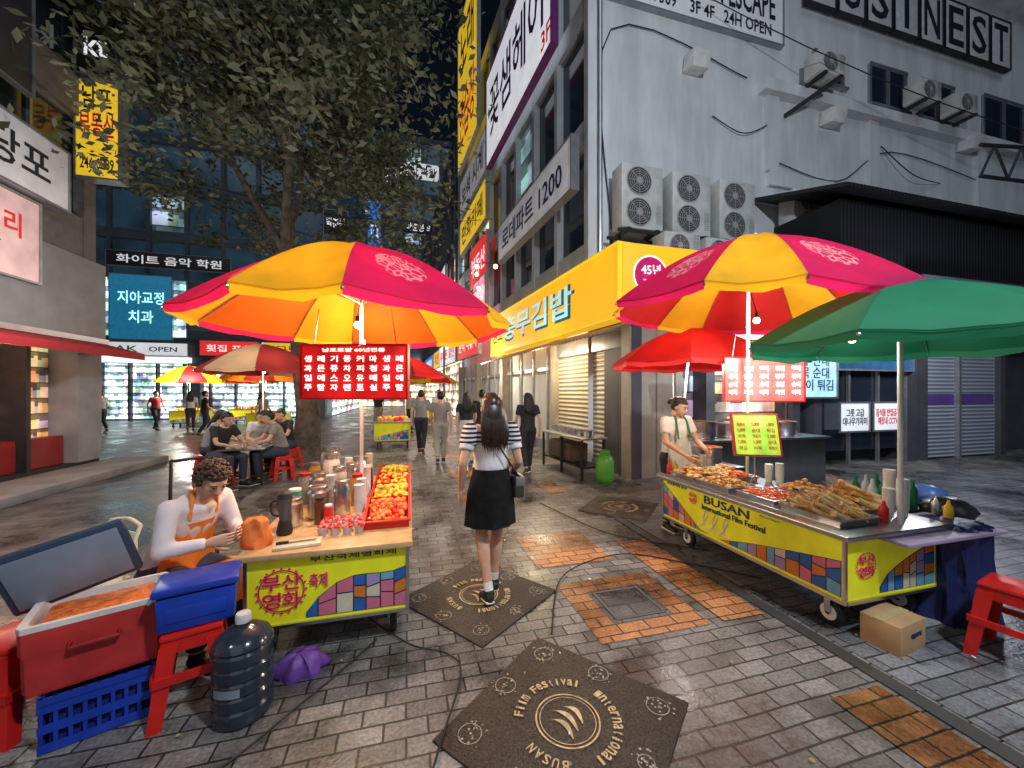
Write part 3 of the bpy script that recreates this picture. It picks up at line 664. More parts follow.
def umbrella(x,y,R_,rim,apex,zb,outer,inner=None,n=8,tilt=(0,0),phase=0,bulb=None,pole=.015,val=.06,polex=None,pm=None,name='market_umbrella',wide=1.0):
    b=Build(name,(x,y,0)); px,py=polex or (0,0)
    b.part('pole',pm or M_white).tube([(px,py,zb),(0,0,apex-.02)],pole,10)
    fr=Matrix.Translation((0,0,rim))@Matrix.Rotation(R(tilt[0]),4,'X')@Matrix.Rotation(R(tilt[1]),4,'Y')@Matrix.Rotation(R(phase),4,'Z')
    H=apex-rim; ns,nt_=8,10
    ed=[0.0]
    for i in range(n): ed.append(ed[-1]+2*math.pi/n*(wide if i%2==0 else 2-wide))
    def shell(nm,mats,off,rev):
        p=b.part(nm,mats,fr,smooth=40); bm=p.bm; uvl=bm.loops.layers.uv.new('UVMap')
        for i in range(n):
            grid=[]; hw=(ed[i+1]-ed[i])/2
            for j in range(nt_+2):
                row=[]
                for k in range(ns+1):
                    t=min(j/nt_,1); s_=k/ns; a=ed[i]+(ed[i+1]-ed[i])*s_; sg_=math.sin(math.pi*s_)
                    r=R_*t*(math.cos(hw)/math.cos(hw*2*(s_-.5))*.6+.4)*(1-.045*sg_*t)
                    z=H*(1-t**1.65)-.05*sg_*t*(1-.45*t)-off+.004*math.sin(i*5+j*2.3+k*1.9)*t*sg_
                    if j>nt_: z-=val*(1+.12*math.sin(i*3+k*1.3)); r*=1.0-.012
                    row.append((bm.verts.new((r*math.cos(a),r*math.sin(a),z)),(s_,t if j<=nt_ else 1.1)))
                grid.append(row)
            for j in range(nt_+1):
                if j>=nt_ and rev: continue
                for k in range(ns):
                    qd=[grid[j][k],grid[j+1][k],grid[j+1][k+1],grid[j][k+1]]
                    if j==0: qd=[grid[0][0],grid[1][k],grid[1][k+1]]
                    if rev: qd=qd[::-1]
                    try: f=bm.faces.new([v for v,_ in qd])
                    except ValueError: continue
                    f.material_index=i%len(mats)
                    for lp,(_,uvc) in zip(f.loops,qd): lp[uvl].uv=uvc
    shell('canopy',outer,0,False)
    if inner: shell('underside',inner,.012,True)  # added inner shell; magenta panels show a lamp-lit colour from below
    ri=b.part('ribs',M_steel,fr)
    for i in range(n):
        a=ed[i]
        ri.tube([(R_*t*math.cos(a),R_*t*math.sin(a),H*(1-t**1.65)-.028) for t in (0.02,.3,.55,.8,1)],.006,5)
        ri.tube([(0,0,H*.25),(R_*.5*math.cos(a),R_*.5*math.sin(a),H*(1-.5**1.65)-.03)],.005,5)
        ri.ball((R_*1.0*math.cos(a),R_*1.0*math.sin(a),-.03),.012,seg=6,ri=4)
    b.part('finial',M_white,fr).tube([(0,0,H-.01),(0,0,H+.02),(0,0,H+.04)],[.03,.025,.01],10)
    b.done()
    if bulb:
        for (bx,by,bz,pw,col) in bulb:
            bb=Build('hanging_bulb',(bx,by,bz)); bb.part('globe',mat('bulb_glow',(1,.85,.6),.5,emit=9,var=0)).ball((0,0,0),.028)
            bb.part('socket',M_black).cyl(0,0,.025,.07,.016,seg=8); bb.part('cord',M_black).tube([(0,0,.07),(x-bx,y-by,max(.12,rim+H*.35-bz))],.004,4); bb.done()
            lamp('bulb_light','POINT',(bx,by,bz-.09),pw,col,.05)
WARM=(1,.78,.50)
umbrella(-.392,3.5,1.27,2.19,2.83,.66,[F_mag,F_yel],[F_org,F_yin],n=10,phase=-88,wide=1.25,bulb=[(-.40,3.3,2.14,62,WARM),(-.45,4.1,2.1,26,WARM)])
umbrella(3.05,2.88,1.24,2.36,3.03,.68,[F_mag,F_yel],[F_red,F_yin],n=10,phase=-122,wide=1.25,tilt=(3,3),bulb=[(3.0,2.75,2.24,62,(1,.93,.82))],polex=(.3,.3))
umbrella(3.30,1.88,.96,1.95,2.36,.66,[F_grn,F_grn],[F_grn],phase=20,pole=.016,bulb=[(3.25,2.15,2.0,15,(1,.94,.85))])
umbrella(3.57,4.25,1.02,1.98,2.46,.0,[F_red],[F_red],phase=5,bulb=[(3.3,4.1,2.02,30,(1,.93,.85))],polex=(-.35,-.1))
umbrella(-2.95,9.1,1.15,2.05,2.6,0,[F_dr,F_wst,F_dr,F_dr],None,phase=12,bulb=[(-2.8,8.7,2.0,38,WARM)])
umbrella(-.1,11.9,1.2,2.1,2.65,.0,[F_red,F_dr],None,phase=12,bulb=[(-.3,11.7,2.0,60,WARM)])
umbrella(-9.7,20.8,1.3,2.1,2.8,0,[F_red,F_yel],None,phase=8,bulb=[(-9.4,20.0,2.0,260,(.95,1,.9))])
umbrella(-7.9,21.9,1.3,2.1,2.8,0,[F_yel,F_red],None,phase=30)
umbrella(-5.6,17.6,1.3,2.1,2.7,0,[F_org,F_dr],None,phase=30,bulb=[(-5.6,17.0,2.0,110,WARM)])
umbrella(.9,18.5,1.3,2.1,2.7,0,[F_red,F_yel],None,phase=0)
# ---------------------------------------------------------------- carts
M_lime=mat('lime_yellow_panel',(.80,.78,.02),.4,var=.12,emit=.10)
TC=[mat('tile_blue',(.03,.14,.45),.4),mat('tile_lilac',(.40,.30,.55),.4),mat('tile_orange',(.72,.22,.03),.4),mat('tile_pink',(.70,.18,.28),.4),mat('tile_sky',(.18,.42,.62),.4),mat('tile_cream',(.68,.62,.45),.4)]
M_mag2=mat('magenta_print',(.75,.01,.16),.4)
M_nvp=mat('navy_print',(.02,.03,.14),.4)
M_linew=mat('white_print',(.8,.8,.8),.4)
def mosaic(B,fr,x0,x1,z0,z1,curve,seed,y=-.004):
    rn=random.Random(seed)
    bgp=B.part('mosaic_ground'+str(seed),mat('grout_dark',(.03,.03,.06),.5),fr,smooth=0)
    # slanted tile rows, clipped under the curve
    xs=[x0]
    while xs[-1]<x1-.03: xs.append(min(x1,xs[-1]+rn.uniform(.06,.11)))
    for a,b_ in zip(xs[:-1],xs[1:]):
        ca=min(z1,curve((a-x0)/(x1-x0))); cb_=min(z1,curve((b_-x0)/(x1-x0)))
        if max(ca,cb_)<=z0+.01: continue
        ca=max(ca,z0+.005); cb_=max(cb_,z0+.005)
        bgp.poly([(a,y+.002,z0),(b_,y+.002,z0),(b_,y+.002,cb_),(a,y+.002,ca)])
        nn=max(1,int(((ca+cb_)/2-z0)/.07)); of=rn.uniform(0,.3)
        sk=[rn.uniform(-.16,.16)/nn if 0<j<nn else 0 for j in range(nn+1)]
        for j in range(nn):
            f0=(j+(of if j else 0))/nn; f1=min(1,(j+1+of)/nn) if j<nn-1 else 1
            if f1-f0<.1/nn: continue
            i_=rn.randrange(6); t=B.part('tile_%d_%d'%(seed,i_),TC[i_],fr,smooth=0)
            g_=.004; s0,s1=sk[j],sk[j+1]
            t.poly([(a+g_,y,z0+(ca-z0)*(f0+s0)+g_),(b_-g_,y,z0+(cb_-z0)*(f0-s0)+g_),(b_-g_,y,z0+(cb_-z0)*(f1-s1)-g_),(a+g_,y,z0+(ca-z0)*(f1+s1)-g_)])
def roundel(B,fr,cx,cz,r,nm,txt):
    q=B.part(nm,M_mag2,fr,smooth=0)
    q.disc((cx,-.006,cz),r,'y',r0=r*.93)
    for k,s_ in enumerate(txt):
        B.text(s_,cx+((k%2)-.5)*r*.85,-.008,cz+(.5-(k//2))*r*.85,r*.8,r*.75,M_mag2,frame=fr)
    for j in range(20):
        a=j*math.pi/10; q.disc((cx+r*1.06*math.cos(a),-.006,cz+r*1.06*math.sin(a)),r*.06,'y',seg=8)
def wheel(B,x,y,r=.09):
    w_=B.part('wheel_tyres',M_black); h=B.part('wheel_hubs',M_linew); d=.022
    sd=V((1,0,0)); c=V((x,y,r))
    w_.tube([c-sd*d,c-sd*d*.6,c+sd*d*.6,c+sd*d],[r*.85,r,r,r*.85],24)
    h.tube([c-sd*(d+.004),c+sd*(d+.004)],r*.6,16); w_.tube([c-sd*(d+.012),c+sd*(d+.012)],r*.18,10)
    B.part('wheel_forks',M_steel).box(x-.035,x-.03,y-.02,y+.02,r,.24).box(x+.03,x+.035,y-.02,y+.02,r,.24)
def cart(name,x,y,W_,L_,zt,zb,side):
    b=Build(name,(x,y,0))
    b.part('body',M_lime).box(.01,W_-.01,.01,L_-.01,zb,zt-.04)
    b.part('chassis',M_dark).box(.05,W_-.05,.05,L_-.05,zb-.05,zb-.001)
    t=b.part('corner_trim',M_steel)
    for cx in(0,W_-.02):
        for cy in (0,L_-.02): t.box(cx,cx+.02,cy,cy+.02,zb-.02,zt-.041)
    t.box(.02,W_-.02,-.004,.008,zb-.02,zb); t.box(-.004,.008,.02,L_-.02,zb-.02,zb)
    for cx in (.1,W_-.1):
        for cy in (.16,L_-.3): wheel(b,cx,cy)
    return b
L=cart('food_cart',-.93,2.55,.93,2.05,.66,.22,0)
L.part('counter',M_wood).box(-.03,.95,-.04,2.07,.62,.655,.006)
ff=Matrix.Identity(4); fs_=Matrix.Translation((.93,0,0))@Matrix.Rotation(R(90),4,'Z')
mosaic(L,ff,.33,.92,.24,.57,lambda t:.27+.27*t**.7+.05*math.sin(t*5),1,y=.004)
roundel(L,Matrix.Translation((0,.006,0)),.20,.42,.125,'roundel','부산영화')
L.text('축제',.40,.0,.46,.1,.09,M_mag2)
L.text('부산국제영화제',.60,.0,.59,.5,.03,M_nvp)
mosaic(L,fs_,.05,1.95,.24,.56,lambda t:.3+.22*math.sin(t*3.1),2,y=-.0)
L.done()
def jar(x,y,z,r,h,m,ml=None,nm='jar'):
    b=Build(nm,(x,y,z)); b.part('body',m).lathe((0,0,0),[(r*.9,0),(r,.01),(r,h*.8),(r*.8,h*.88),(r*.8,h*.9)]); b.part('lid',ml or M_steel).lathe((0,0,h*.9),[(r*.86,0),(r*.88,.004),(r*.88,h*.1-.003),(r*.8,h*.1)]); b.done()
def tray(name,x,y,z,w_,l_,h_,m,rz=0,tx=0):
    b=Build(name,(x,y,z),rot=(R(tx),0,R(rz))); p=b.part('tray',m)
    p.box(-w_/2,w_/2,-l_/2,l_/2,0,.01); t=.008
    p.box(-w_/2,w_/2,-l_/2,-l_/2+t,.01,h_).box(-w_/2,w_/2,l_/2-t,l_/2,.01,h_).box(-w_/2,-w_/2+t,-l_/2+t,l_/2-t,.01,h_).box(w_/2-t,w_/2,-l_/2+t,l_/2-t,.01,h_)
    p.box(-w_/2-.012,w_/2+.012,-l_/2-.012,-l_/2-.001,h_-.012,h_).box(-w_/2-.012,-w_/2-.001,-l_/2,l_/2,h_-.012,h_).box(w_/2+.001,w_/2+.012,-l_/2,l_/2,h_-.012,h_)
    return b
def heap(b,w_,l_,z,n,rad,mats,mound=.03,shape='ball',seed=0,nm='food'):
    rn=random.Random(seed)
    for i in range(n):
        x=rn.uniform(-.5,.5)*w_;y=rn.uniform(-.5,.5)*l_; k=(1-(2*x/w_)**2)*(1-(2*y/l_)**2)
        zz=z+mound*k*rn.uniform(.5,1.1); j=rn.randrange(len(mats)); p=b.part(nm+str(j),mats[j])
        rot=Matrix.Rotation(rn.random()*6.28,4,'Z')@Matrix.Rotation(rn.uniform(-.4,.4),4,'X'); r=rad*rn.uniform(.75,1.2)
        if shape=='ball': p.ball((x,y,zz),(r,r*rn.uniform(.8,1.1),r*.85),rot,8,6)
        elif shape=='log': p.ball((x,y,zz),(r*2.4,r*.75,r*.7),rot,8,6)
        elif shape=='chunk': p.obox((x,y,zz),(r*2,r*1.3,r*.9),rot,r*.25)
        elif shape=='stick':
            d=(Matrix.Rotation(rn.uniform(-.5,.5)+2.6,4,'Z')@V((1,0,rn.uniform(.2,.7)))).normalized(); p.tube([V((x,y,zz))-d*r*4,V((x,y,zz))+d*r*4],[r*.75,r*.9],8); b.part('skewer_sticks',M_wood).tube([V((x,y,zz))+d*r*4,V((x,y,zz))+d*r*8],.003,5)
M_ff=[mat('red_fruit',(.75,.03,.02),.35,emit=.08),mat('orange_fruit',(.9,.25,.02),.4,emit=.08),mat('yellow_fruit',(.95,.65,.05),.4,emit=.05),mat('green_fruit',(.3,.5,.05),.4),mat('pink_fruit',(.85,.25,.22),.35,emit=.05)]
for i,(y,l_,ms,sd) in enumerate(((3.0,.42,[M_ff[1],M_ff[0],M_ff[1]],1),(3.46,.42,[M_ff[2],M_ff[1],M_ff[2],M_ff[3]],2),(3.92,.42,[M_ff[0],M_ff[2]],3),(4.34,.36,[M_ff[3],M_ff[2]],8))):
    tr=tray('fruit_tray',-.15,y,.675+.006*i,.30,l_,.07,M_red_pl,0,8)
    heap(tr,.26,l_-.05,.055,110,.021,ms,.035,seed=sd); tr.done()
M_clear=mat('clear_plastic_cup',(.8,.76,.76),.15,var=.05,transl=.5)
k=0
for i in range(4):
    for j in range(3):
        b=Build('fruit_cup',(-.55+.075*i,2.76+.09*j,.656)); b.part('cup',M_clear).lathe((0,0,0),[(.022,0),(.034,.055)]); 
        k+=1; heap(b,.05,.05,.055,9,.014,[M_ff[4],M_ff[0]],.012,seed=k); b.done()
M_ste2=mat('brushed_steel',(.55,.56,.58),.28,.95,var=.1)
for x,y,r,h,m,l in ((-.80,3.02,.07,.2,M_ste2,None),(-.66,3.18,.075,.24,M_ste2,None),(-.62,3.02,.035,.19,mat('brown_syrup',(.16,.05,.02),.2),M_black),(-.50,3.2,.06,.27,M_ste2,None),(-.56,3.45,.06,.33,mat('white_canister',(.7,.7,.68),.4),M_steel),(-.72,3.5,.08,.28,M_ste2,None),(-.42,3.45,.05,.26,mat('honey_jar',(.55,.28,.05),.2),M_red_pl),(-.85,3.3,.05,.2,mat('green_bottle',(.03,.2,.08),.15),M_white),(-.5,3.72,.06,.3,M_ste2,None),(-.68,3.8,.07,.38,M_white,None),(-.48,4.1,.08,.3,M_ste2,None),(-.75,4.15,.09,.4,M_ste2,None),(-.38,3.95,.04,.24,mat('brown_syrup',(.16,.05,.02),.2),M_white),(-.86,3.6,.045,.26,mat('clear_bottle2',(.5,.5,.5),.1,transl=.4),M_red_pl),(-.84,3.9,.05,.3,mat('honey_jar',(.55,.28,.05),.2),M_steel),(-.55,2.66+.3,.03,.15,M_ff[0],M_white)):
    jar(x,y,.656,r,h,m,l)
b=Build('black_blender',(-.80,2.86,.656)); b.part('base',M_black).lathe((0,0,0),[(.045,0),(.05,.02),(.035,.09)]); b.part('jug',mat('smoky_jug',(.12,.12,.13),.1,transl=.3)).lathe((0,0,.09),[(.03,0),(.045,.15)]); b.part('lid',M_black).lathe((0,0,.24),[(.047,0),(.04,.03),(.02,.045)]); b.part('handle',M_black).tube([(-.045,0,.22),(-.08,0,.21),(-.075,0,.14),(-.035,0,.12)],.007,6,sub=4); b.done()
for i,(x,y) in enumerate(((-.37,3.15),(-.37,3.28),(-.37,3.68),(-.6,3.3),(-.4,4.25),(-.55,3.9))):
    b=Build('paper_cup_stack',(x,y,.656)); p=b.part('cups',M_white)
    for j in range(10+i): p.lathe((0,0,.0+j*.018),[(.026,0),(.036,.07),(.038,.072)],seg=14)
    b.done()
b=Build('cutting_board',(-.66,2.63,.656),8); b.part('board',mat('pale_board',(.7,.6,.42),.6)).box(-.13,.13,-.06,.06,0,.018,.004); b.part('knife_blade',M_steel).box(-.05,.1,-.008,.012,.02,.023); b.part('knife_handle',M_black).box(-.12,-.051,-.008,.008,.019,.034,.003); b.done()
# menu sign boards
def led_board(name,x,y,z,w_,h_,rz,mb,cols,rows,mt,title,words,tilt=0,stand=None):
    b=Build(name,(x,y,z),rot=(R(tilt),0,R(rz))); b.part('panel',mb).box(-w_/2,w_/2,0,.04,-h_/2,h_/2,.004)
    f=b.part('frame',M_red_pl); t=.012
    f.box(-w_/2-t,w_/2+t,-.008,.045,h_/2,h_/2+t).box(-w_/2-t,w_/2+t,-.008,.045,-h_/2-t,-h_/2).box(-w_/2-t,-w_/2,-.008,.045,-h_/2,h_/2).box(w_/2,w_/2+t,-.008,.045,-h_/2,h_/2)
    if title: b.text(title,0,-.004,h_*.42,w_*.6,h_*.075,mt)
    for i in range(cols):
        for j in range(rows):
            b.text(words[(i*rows+j)%len(words)],-w_/2+w_*(i+.5)/cols,-.004,h_*.25-h_*.72*j/rows*1.02,w_/cols*.55,h_*.5/rows,mt)
    if stand=='hang':
        b.part('hangers',M_steel).tube([(-w_*.4,.02,h_/2),(-w_*.35,.02,h_/2+.25)],.004,4).tube([(w_*.4,.02,h_/2),(w_*.35,.02,h_/2+.25)],.004,4)
    b.done()
M_ledr=mat('red_led_board',(.62,.008,.010),.4,emit=.75,var=.5,scale=5)
M_ledw=mat('led_text',(1,.92,.88),.5,emit=1.5,var=0)
led_board('led_menu_board',-.355,2.74,1.735,.70,.345,-16,M_ledr,8,4,M_ledw,'남포로얄 60년전통',['생','과','일','주','레','몬','에','딸','기','쥬','스','자','몽','차','오','렌','커','피','유','토','마','청','매','실'],0,'hang')
M_ledp=mat('pink_led_board',(.85,.16,.15),.4,emit=.9,var=.5,scale=5)
led_board('led_menu_board',3.50,3.12,1.73,.74,.44,-24,M_ledp,5,4,M_ledw,None,['떡','볶이','순대','어묵','튀김','만두','김밥','라면'],0,'hang')
M_grl=mat('green_menu_board',(.42,.8,.08),.4,emit=.75,var=.5,scale=6)
led_board('price_board',3.16,2.90,1.20,.38,.38,-25,M_grl,3,5,M_redt,None,['떡볶이','5,000','어묵','1,000','튀김','3,000','순대'],-15)
b=Build('board_stand',(3.18,2.93,.69)); b.part('post',M_steel).tube([(0,0,0),(0,.01,.5)],.008,6); b.done()
# ---- right cart
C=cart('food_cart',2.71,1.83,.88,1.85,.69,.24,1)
C.part('counter',M_ste2).box(-.05,.93,-.05,1.9,.65,.685,.006)
C.part('purple_shelf',mat('lilac_shelf',(.42,.33,.52),.35)).box(.3,1.28,-.16,.28,.62,.645,.006)
fl=Matrix.Rotation(R(-90),4,'Z')   # local x = -Y
mosaic(C,fl,-1.83,-.03,.26,.60,lambda t:.60-.34*min(1,t*3.2) if t<.31 else .26+.24*max(0,(t-.45)/.55)**.8,3,y=.006)
roundel(C,Matrix.Translation((.008,0,0))@fl,-1.38,.55,.055,'roundel','부산영화')
C.text('BUSAN',.004,.98,.58,.5,.075,M_nvp,rz=-90); C.text('International Film Festival',.004,.92,.505,.68,.05,M_nvp,rz=-90)
# flowing white script logo
lg=C.part('script_logo',M_linew,fl)
for ox in (-1.22,-1.10,-.98):
    lg.tube([(ox-.07,.004,.31),(ox-.02,.003,.36),(ox+.03,.003,.45),(ox+.01,.003,.47),(ox-.015,.003,.40),(ox,.003,.33),(ox+.05,.003,.31)],[(.008,.002)]*7,6,sub=4)
C.text('부산광역시 중구',.004,1.62,.62,.3,.035,M_nvp,rz=-90)
C.part('handles',M_steel).tube([(-.01,.6,.62),(-.03,.6,.62),(-.03,.45,.62),(-.01,.45,.62)],.005,6)
mosaic(C,Matrix.Identity(4),.32,.86,.26,.6,lambda t:.3+.26*t**.6,4,y=.006)
roundel(C,Matrix.Translation((0,.008,0)),.19,.46,.085,'roundel2','부산영화')
C.part('splash_guard',M_steel).box(-.05,-.045,.3,1.85,.686,.72)
C.done()
M_fry=[mat('fried_gold',(.80,.42,.11),.6,var=.4,scale=60),mat('fried_brown',(.6,.28,.06),.6,var=.4,scale=60),mat('fried_pale',(.88,.66,.32),.6,var=.3,scale=60)]
M_tt=[mat('red_sauce_ricecake',(.72,.08,.015),.22,emit=.06),mat('orange_sauce_ricecake',(.85,.2,.03),.22,emit=.04)]
M_fish=[mat('fishcake',(.80,.62,.35),.5),mat('fishcake_brown',(.6,.38,.16),.5)]
specs=[(2.93,3.45,.32,.36,M_fry,'log',.022,70,.07),(3.3,3.45,.32,.36,M_fish,'log',.025,50,.07),(2.93,3.02,.34,.40,M_fry,'chunk',.020,110,.08),(3.3,3.25,.30,.2,M_tt,'log',.02,60,.03),(2.98,2.58,.38,.36,M_tt,'log',.019,160,.03),(3.38,2.6,.28,.36,M_fry,'chunk',.022,80,.09),(2.96,2.12,.36,.42,[M_fry[2],M_fish[0],M_fry[0]],'stick',.017,64,.10),(3.35,2.2,.3,.32,[M_fry[0],M_fish[0]],'stick',.018,44,.15)]
for i,(x,y,w_,l_,ms,shp,rd,n,md) in enumerate(specs):
    tr=tray('food_tray',x,y,.688,w_,l_,.05,M_ste2); heap(tr,w_-.05,l_-.05,.045,n,rd,ms,md,shp,seed=20+i); 
    if ms is M_tt: tr.part('sauce',mat('red_sauce',(.5,.03,.008),.15)).box(-w_/2+.01,w_/2-.01,-l_/2+.01,l_/2-.01,.011,.036)
    tr.done()
for x,y,n in ((3.5,1.98,18),(3.42,2.02,12),(3.53,2.08,22),(3.56,3.0,12),(3.54,3.1,10),(3.05,3.6,9),(3.2,3.63,12)):
    b=Build('paper_cup_stack',(x,y,.686)); p=b.part('cups',M_white)
    for j in range(n): p.lathe((0,0,.0+j*.012),[(.026,0),(.036,.07),(.038,.072)],seg=14)
    b.done()
for x,y,m in ((3.22,1.93,M_red_pl),(3.9,2.0,M_ste2),(3.84,1.9,mat('yellow_sauce',(.8,.5,.03),.3)),(2.78,3.65,M_red_pl),(2.86,3.66,mat('yellow_sauce',(.8,.5,.03),.3))):
    b=Build('sauce_bottle',(x,y,.65 if x>3.6 else .686)); b.part('body',m).lathe((0,0,0),[(.025,0),(.028,.01),(.028,.1),(.012,.125),(.008,.15)]); b.done()
b=Build('serving_tongs',(3.0,2.8,.75),30); b.part('arms',M_steel).tube([(0,0,0),(.12,.02,.02),(.25,0,.03)],.004,5).tube([(0,.01,.01),(.12,.03,.035),(.25,.01,.045)],.004,5); b.done()
b=Build('stock_pot',(3.42,3.72,.0)); b.part('table',M_ste2).box(-.1,.5,.02,.5,.0,.7,.01); b.part('pot',M_ste2).lathe((.15,.25,.7),[(.15,0),(.16,.02),(.16,.22),(.17,.225)]); b.part('broth',M_tt[1]).disc((.15,.25,.928),.155); b.done()
# ---------------------------------------------------------------- stools, coolers etc.
def stool(x,y,rz=0,h=.46,name='plastic_stool',m=None,s=1.0):
    b=Build(name,(x,y,0),rz); m=m or M_red_pl; s_=b.part('seat',m); t=.14*s; f=.185*s
    s_.box(-t,t,-t,t,h-.03,h,.012); s_.box(-t+.005,t-.005,-t+.005,t-.005,h-.09,h-.031)
    l=b.part('legs',m)
    for sx in(-1,1):
        for sy in(-1,1):
            l.rings([[V((sx*(f-a),sy*(f-c),.0)) for a,c in((0,0),(.055,0),(.055,.018),(.018,.018),(.018,.055),(0,.055))],[V((sx*(t-a),sy*(t-c),h-.05)) for a,c in((0,0),(.07,0),(.07,.018),(.018,.018),(.018,.07),(0,.07))]])
    k=(f+t)/2+.002
    for s2 in(-1,1): l.box(-k,k,s2*k-.008,s2*k+.008,.2,.24); l.box(s2*k-.008,s2*k+.008,-k+.009,k-.009,.2,.24)
    b.done()
stool(-1.08,2.36,20,.42,s=.88); stool(-1.86,2.42,-10,.43,s=.9); stool(3.50,1.42,12,.45)
b=Build('blue_cooler_box',(-1.06,2.37,.422),18); p=b.part('body',M_blue_pl); p.obox((0,0,.09),(.31,.22,.18),None,.02,1.05); p.box(-.175,.175,-.125,.125,.181,.222,.015)
b.part('handle',M_linew).tube([(-.17,-.02,.16),(-.195,-.02,.13),(-.195,.06,.13),(-.17,.06,.16)],.007,6)
b.part('front_rib',M_blue_pl).box(-.12,.12,-.117,-.108,.05,.12,.004); b.done()
def crate(x,y,rz,w_,l_,h_,m):
    b=Build('bottle_crate',(x,y,0),rz); p=b.part('lattice',m)
    for z in (0.005,.09,.18,h_-.04):
        for s_ in(-1,1): p.box(-w_/2,w_/2,s_*l_/2-.012*(s_>0),s_*l_/2+.012*(s_<0),z,z+.035); p.box(s_*w_/2-.012*(s_>0),s_*w_/2+.012*(s_<0),-l_/2+.013,l_/2-.013,z,z+.035)
    n=8
    for i in range(n+1):
        x_=-w_/2+.003+(w_-.02)*i/n
        for s_ in(-1,1): p.box(x_,x_+.014,s_*(l_/2-.009)-.006,s_*(l_/2-.009)+.006,.0,h_-.005)
        y_=-l_/2+.003+(l_-.02)*i/n
        for s_ in(-1,1): p.box(s_*(w_/2-.009)-.006,s_*(w_/2-.009)+.006,y_,y_+.014,.0,h_-.005)
    b.part('inner',mat('blue_inner',(.01,.03,.2),.6)).box(-w_/2+.03,w_/2-.03,-l_/2+.03,l_/2-.03,.01,h_-.06)
    b.done()
crate(-1.45,2.36,22,.38,.28,.25,M_blue_pl)
b=Build('red_cooler_box',(-1.49,2.40,.253),24); M_cr=mat('faded_red_plastic',(.60,.04,.04),.4,var=.25,bump=.1,bscale=15); w2=.235;l2=.165
p=b.part('shell',M_cr)
OCT=((-1,-.85),(-.93,-1),(.93,-1),(1,-.85),(1,.85),(.93,1),(-.93,1),(-1,.85))
p.rings([[V((sx*w2*k,sy*l2*k,z)) for sx,sy in OCT] for k,z in ((.93,0),(.97,.02),(.985,.18),(1.01,.19),(1.02,.29))],cap=False)
p.box(-w2*.9,w2*.9,-l2*.9,l2*.9,.0,.012)
b.part('inner_liner',mat('liner_white',(.72,.68,.64),.5)).rings([[V((sx*w2*k,sy*l2*k,z)) for sx,sy in OCT] for k,z in ((1.03,.29),(1.03,.315),(.90,.315),(.86,.1))],cap=False)
b.part('contents',mat('orange_kimchi',(.85,.2,.04),.4,var=.5,scale=25,bump=1,bscale=30)).box(-w2*.84,w2*.84,-l2*.84,l2*.84,.15,.295,.03)
b.part('handles',mat('dark_red_handle',(.3,.02,.02),.4)).tube([(-.08,-l2-.0,.2),(-.08,-l2-.03,.19),(.08,-l2-.03,.19),(.08,-l2,.2)],.010,6).box(w2*.98,w2+.03,-.05,.05,.15,.24,.01)
lf=Matrix.Translation((-.09,l2+.02,.32))@Matrix.Rotation(R(-14),4,'Y')@Matrix.Rotation(R(104),4,'X')
p=b.part('lid_shell',mat('navy_lid',(.035,.06,.11),.45),lf); p.box(-w2,w2,0,l2*2,.0,.045,.02)
p2=b.part('lid_liner',mat('lid_liner',(.20,.25,.32),.4),lf); p2.box(-w2+.03,w2-.03,.03,l2*2-.03,.046,.056,.006)
b.done()
b=Build('water_jug',(-.80,2.20,0)); M_jug=mat('dark_blue_jug',(.025,.035,.05),.15,var=.3,bump=.1,bscale=15)
pr=[(.10,0),(.124,.012)]
for i in range(5): z=.03+i*.066; pr+=[(.130,z),(.130,z+.046),(.121,z+.058)]
pr+=[(.130,.365),(.115,.395),(.072,.425),(.032,.44),(.03,.46)]
b.part('bottle',M_jug).lathe((0,0,.0),pr,seg=28); b.part('cap',mat('cap',(.6,.6,.62),.5)).lathe((0,0,.457),[(.034,0),(.034,.036),(.03,.042)],seg=18); b.part('label',mat('jug_label',(.22,.27,.33),.5)).rings([[V((.1322*math.cos(a),.1322*math.sin(a),z)) for a in [R(-130+i*6) for i in range(10)]] for z in (.165,.205)],cap=False,closed=False); b.done()
b=Build('cardboard_box',(2.98,1.74,.0),8); M_cb=mat('cardboard',(.48,.30,.15),.8,var=.2); b.part('box',M_cb).box(-.15,.15,-.1,.1,.003,.18,.003); b.part('tape',mat('tape',(.5,.38,.2),.3)).box(-.152,.152,-.02,.03,.18,.183); b.text('취급주의',0.03,-.102,.1,.12,.03,M_nvp); b.done()
b=Build('navy_tarpaulin',(3.78,1.86,0)); p=b.part('cloth',mat('navy_tarp',(.012,.022,.10),.4,bump=.6,bscale=9),smooth=80)
rs_=[]
for z,k in ((.0,1.2),(.08,1.12),(.2,1.08),(.35,1.0),(.5,.97),(.6,.95),(.66,.97),(.675,.7)):
    rs_.append([V(((.20*k+.022*math.sin(9*a+z*5)+.012*math.sin(17*a-z*9))*math.copysign(abs(math.cos(a))**.7,math.cos(a)),(.17*k+.022*math.sin(11*a+z*6))*math.copysign(abs(math.sin(a))**.7,math.sin(a)),z)) for a in [2*math.pi*i/72 for i in range(72)]])
p.rings(rs_); b.done()
b=Build('plastic_bag_pile',(4.35,2.35,0)); rn=random.Random(2)
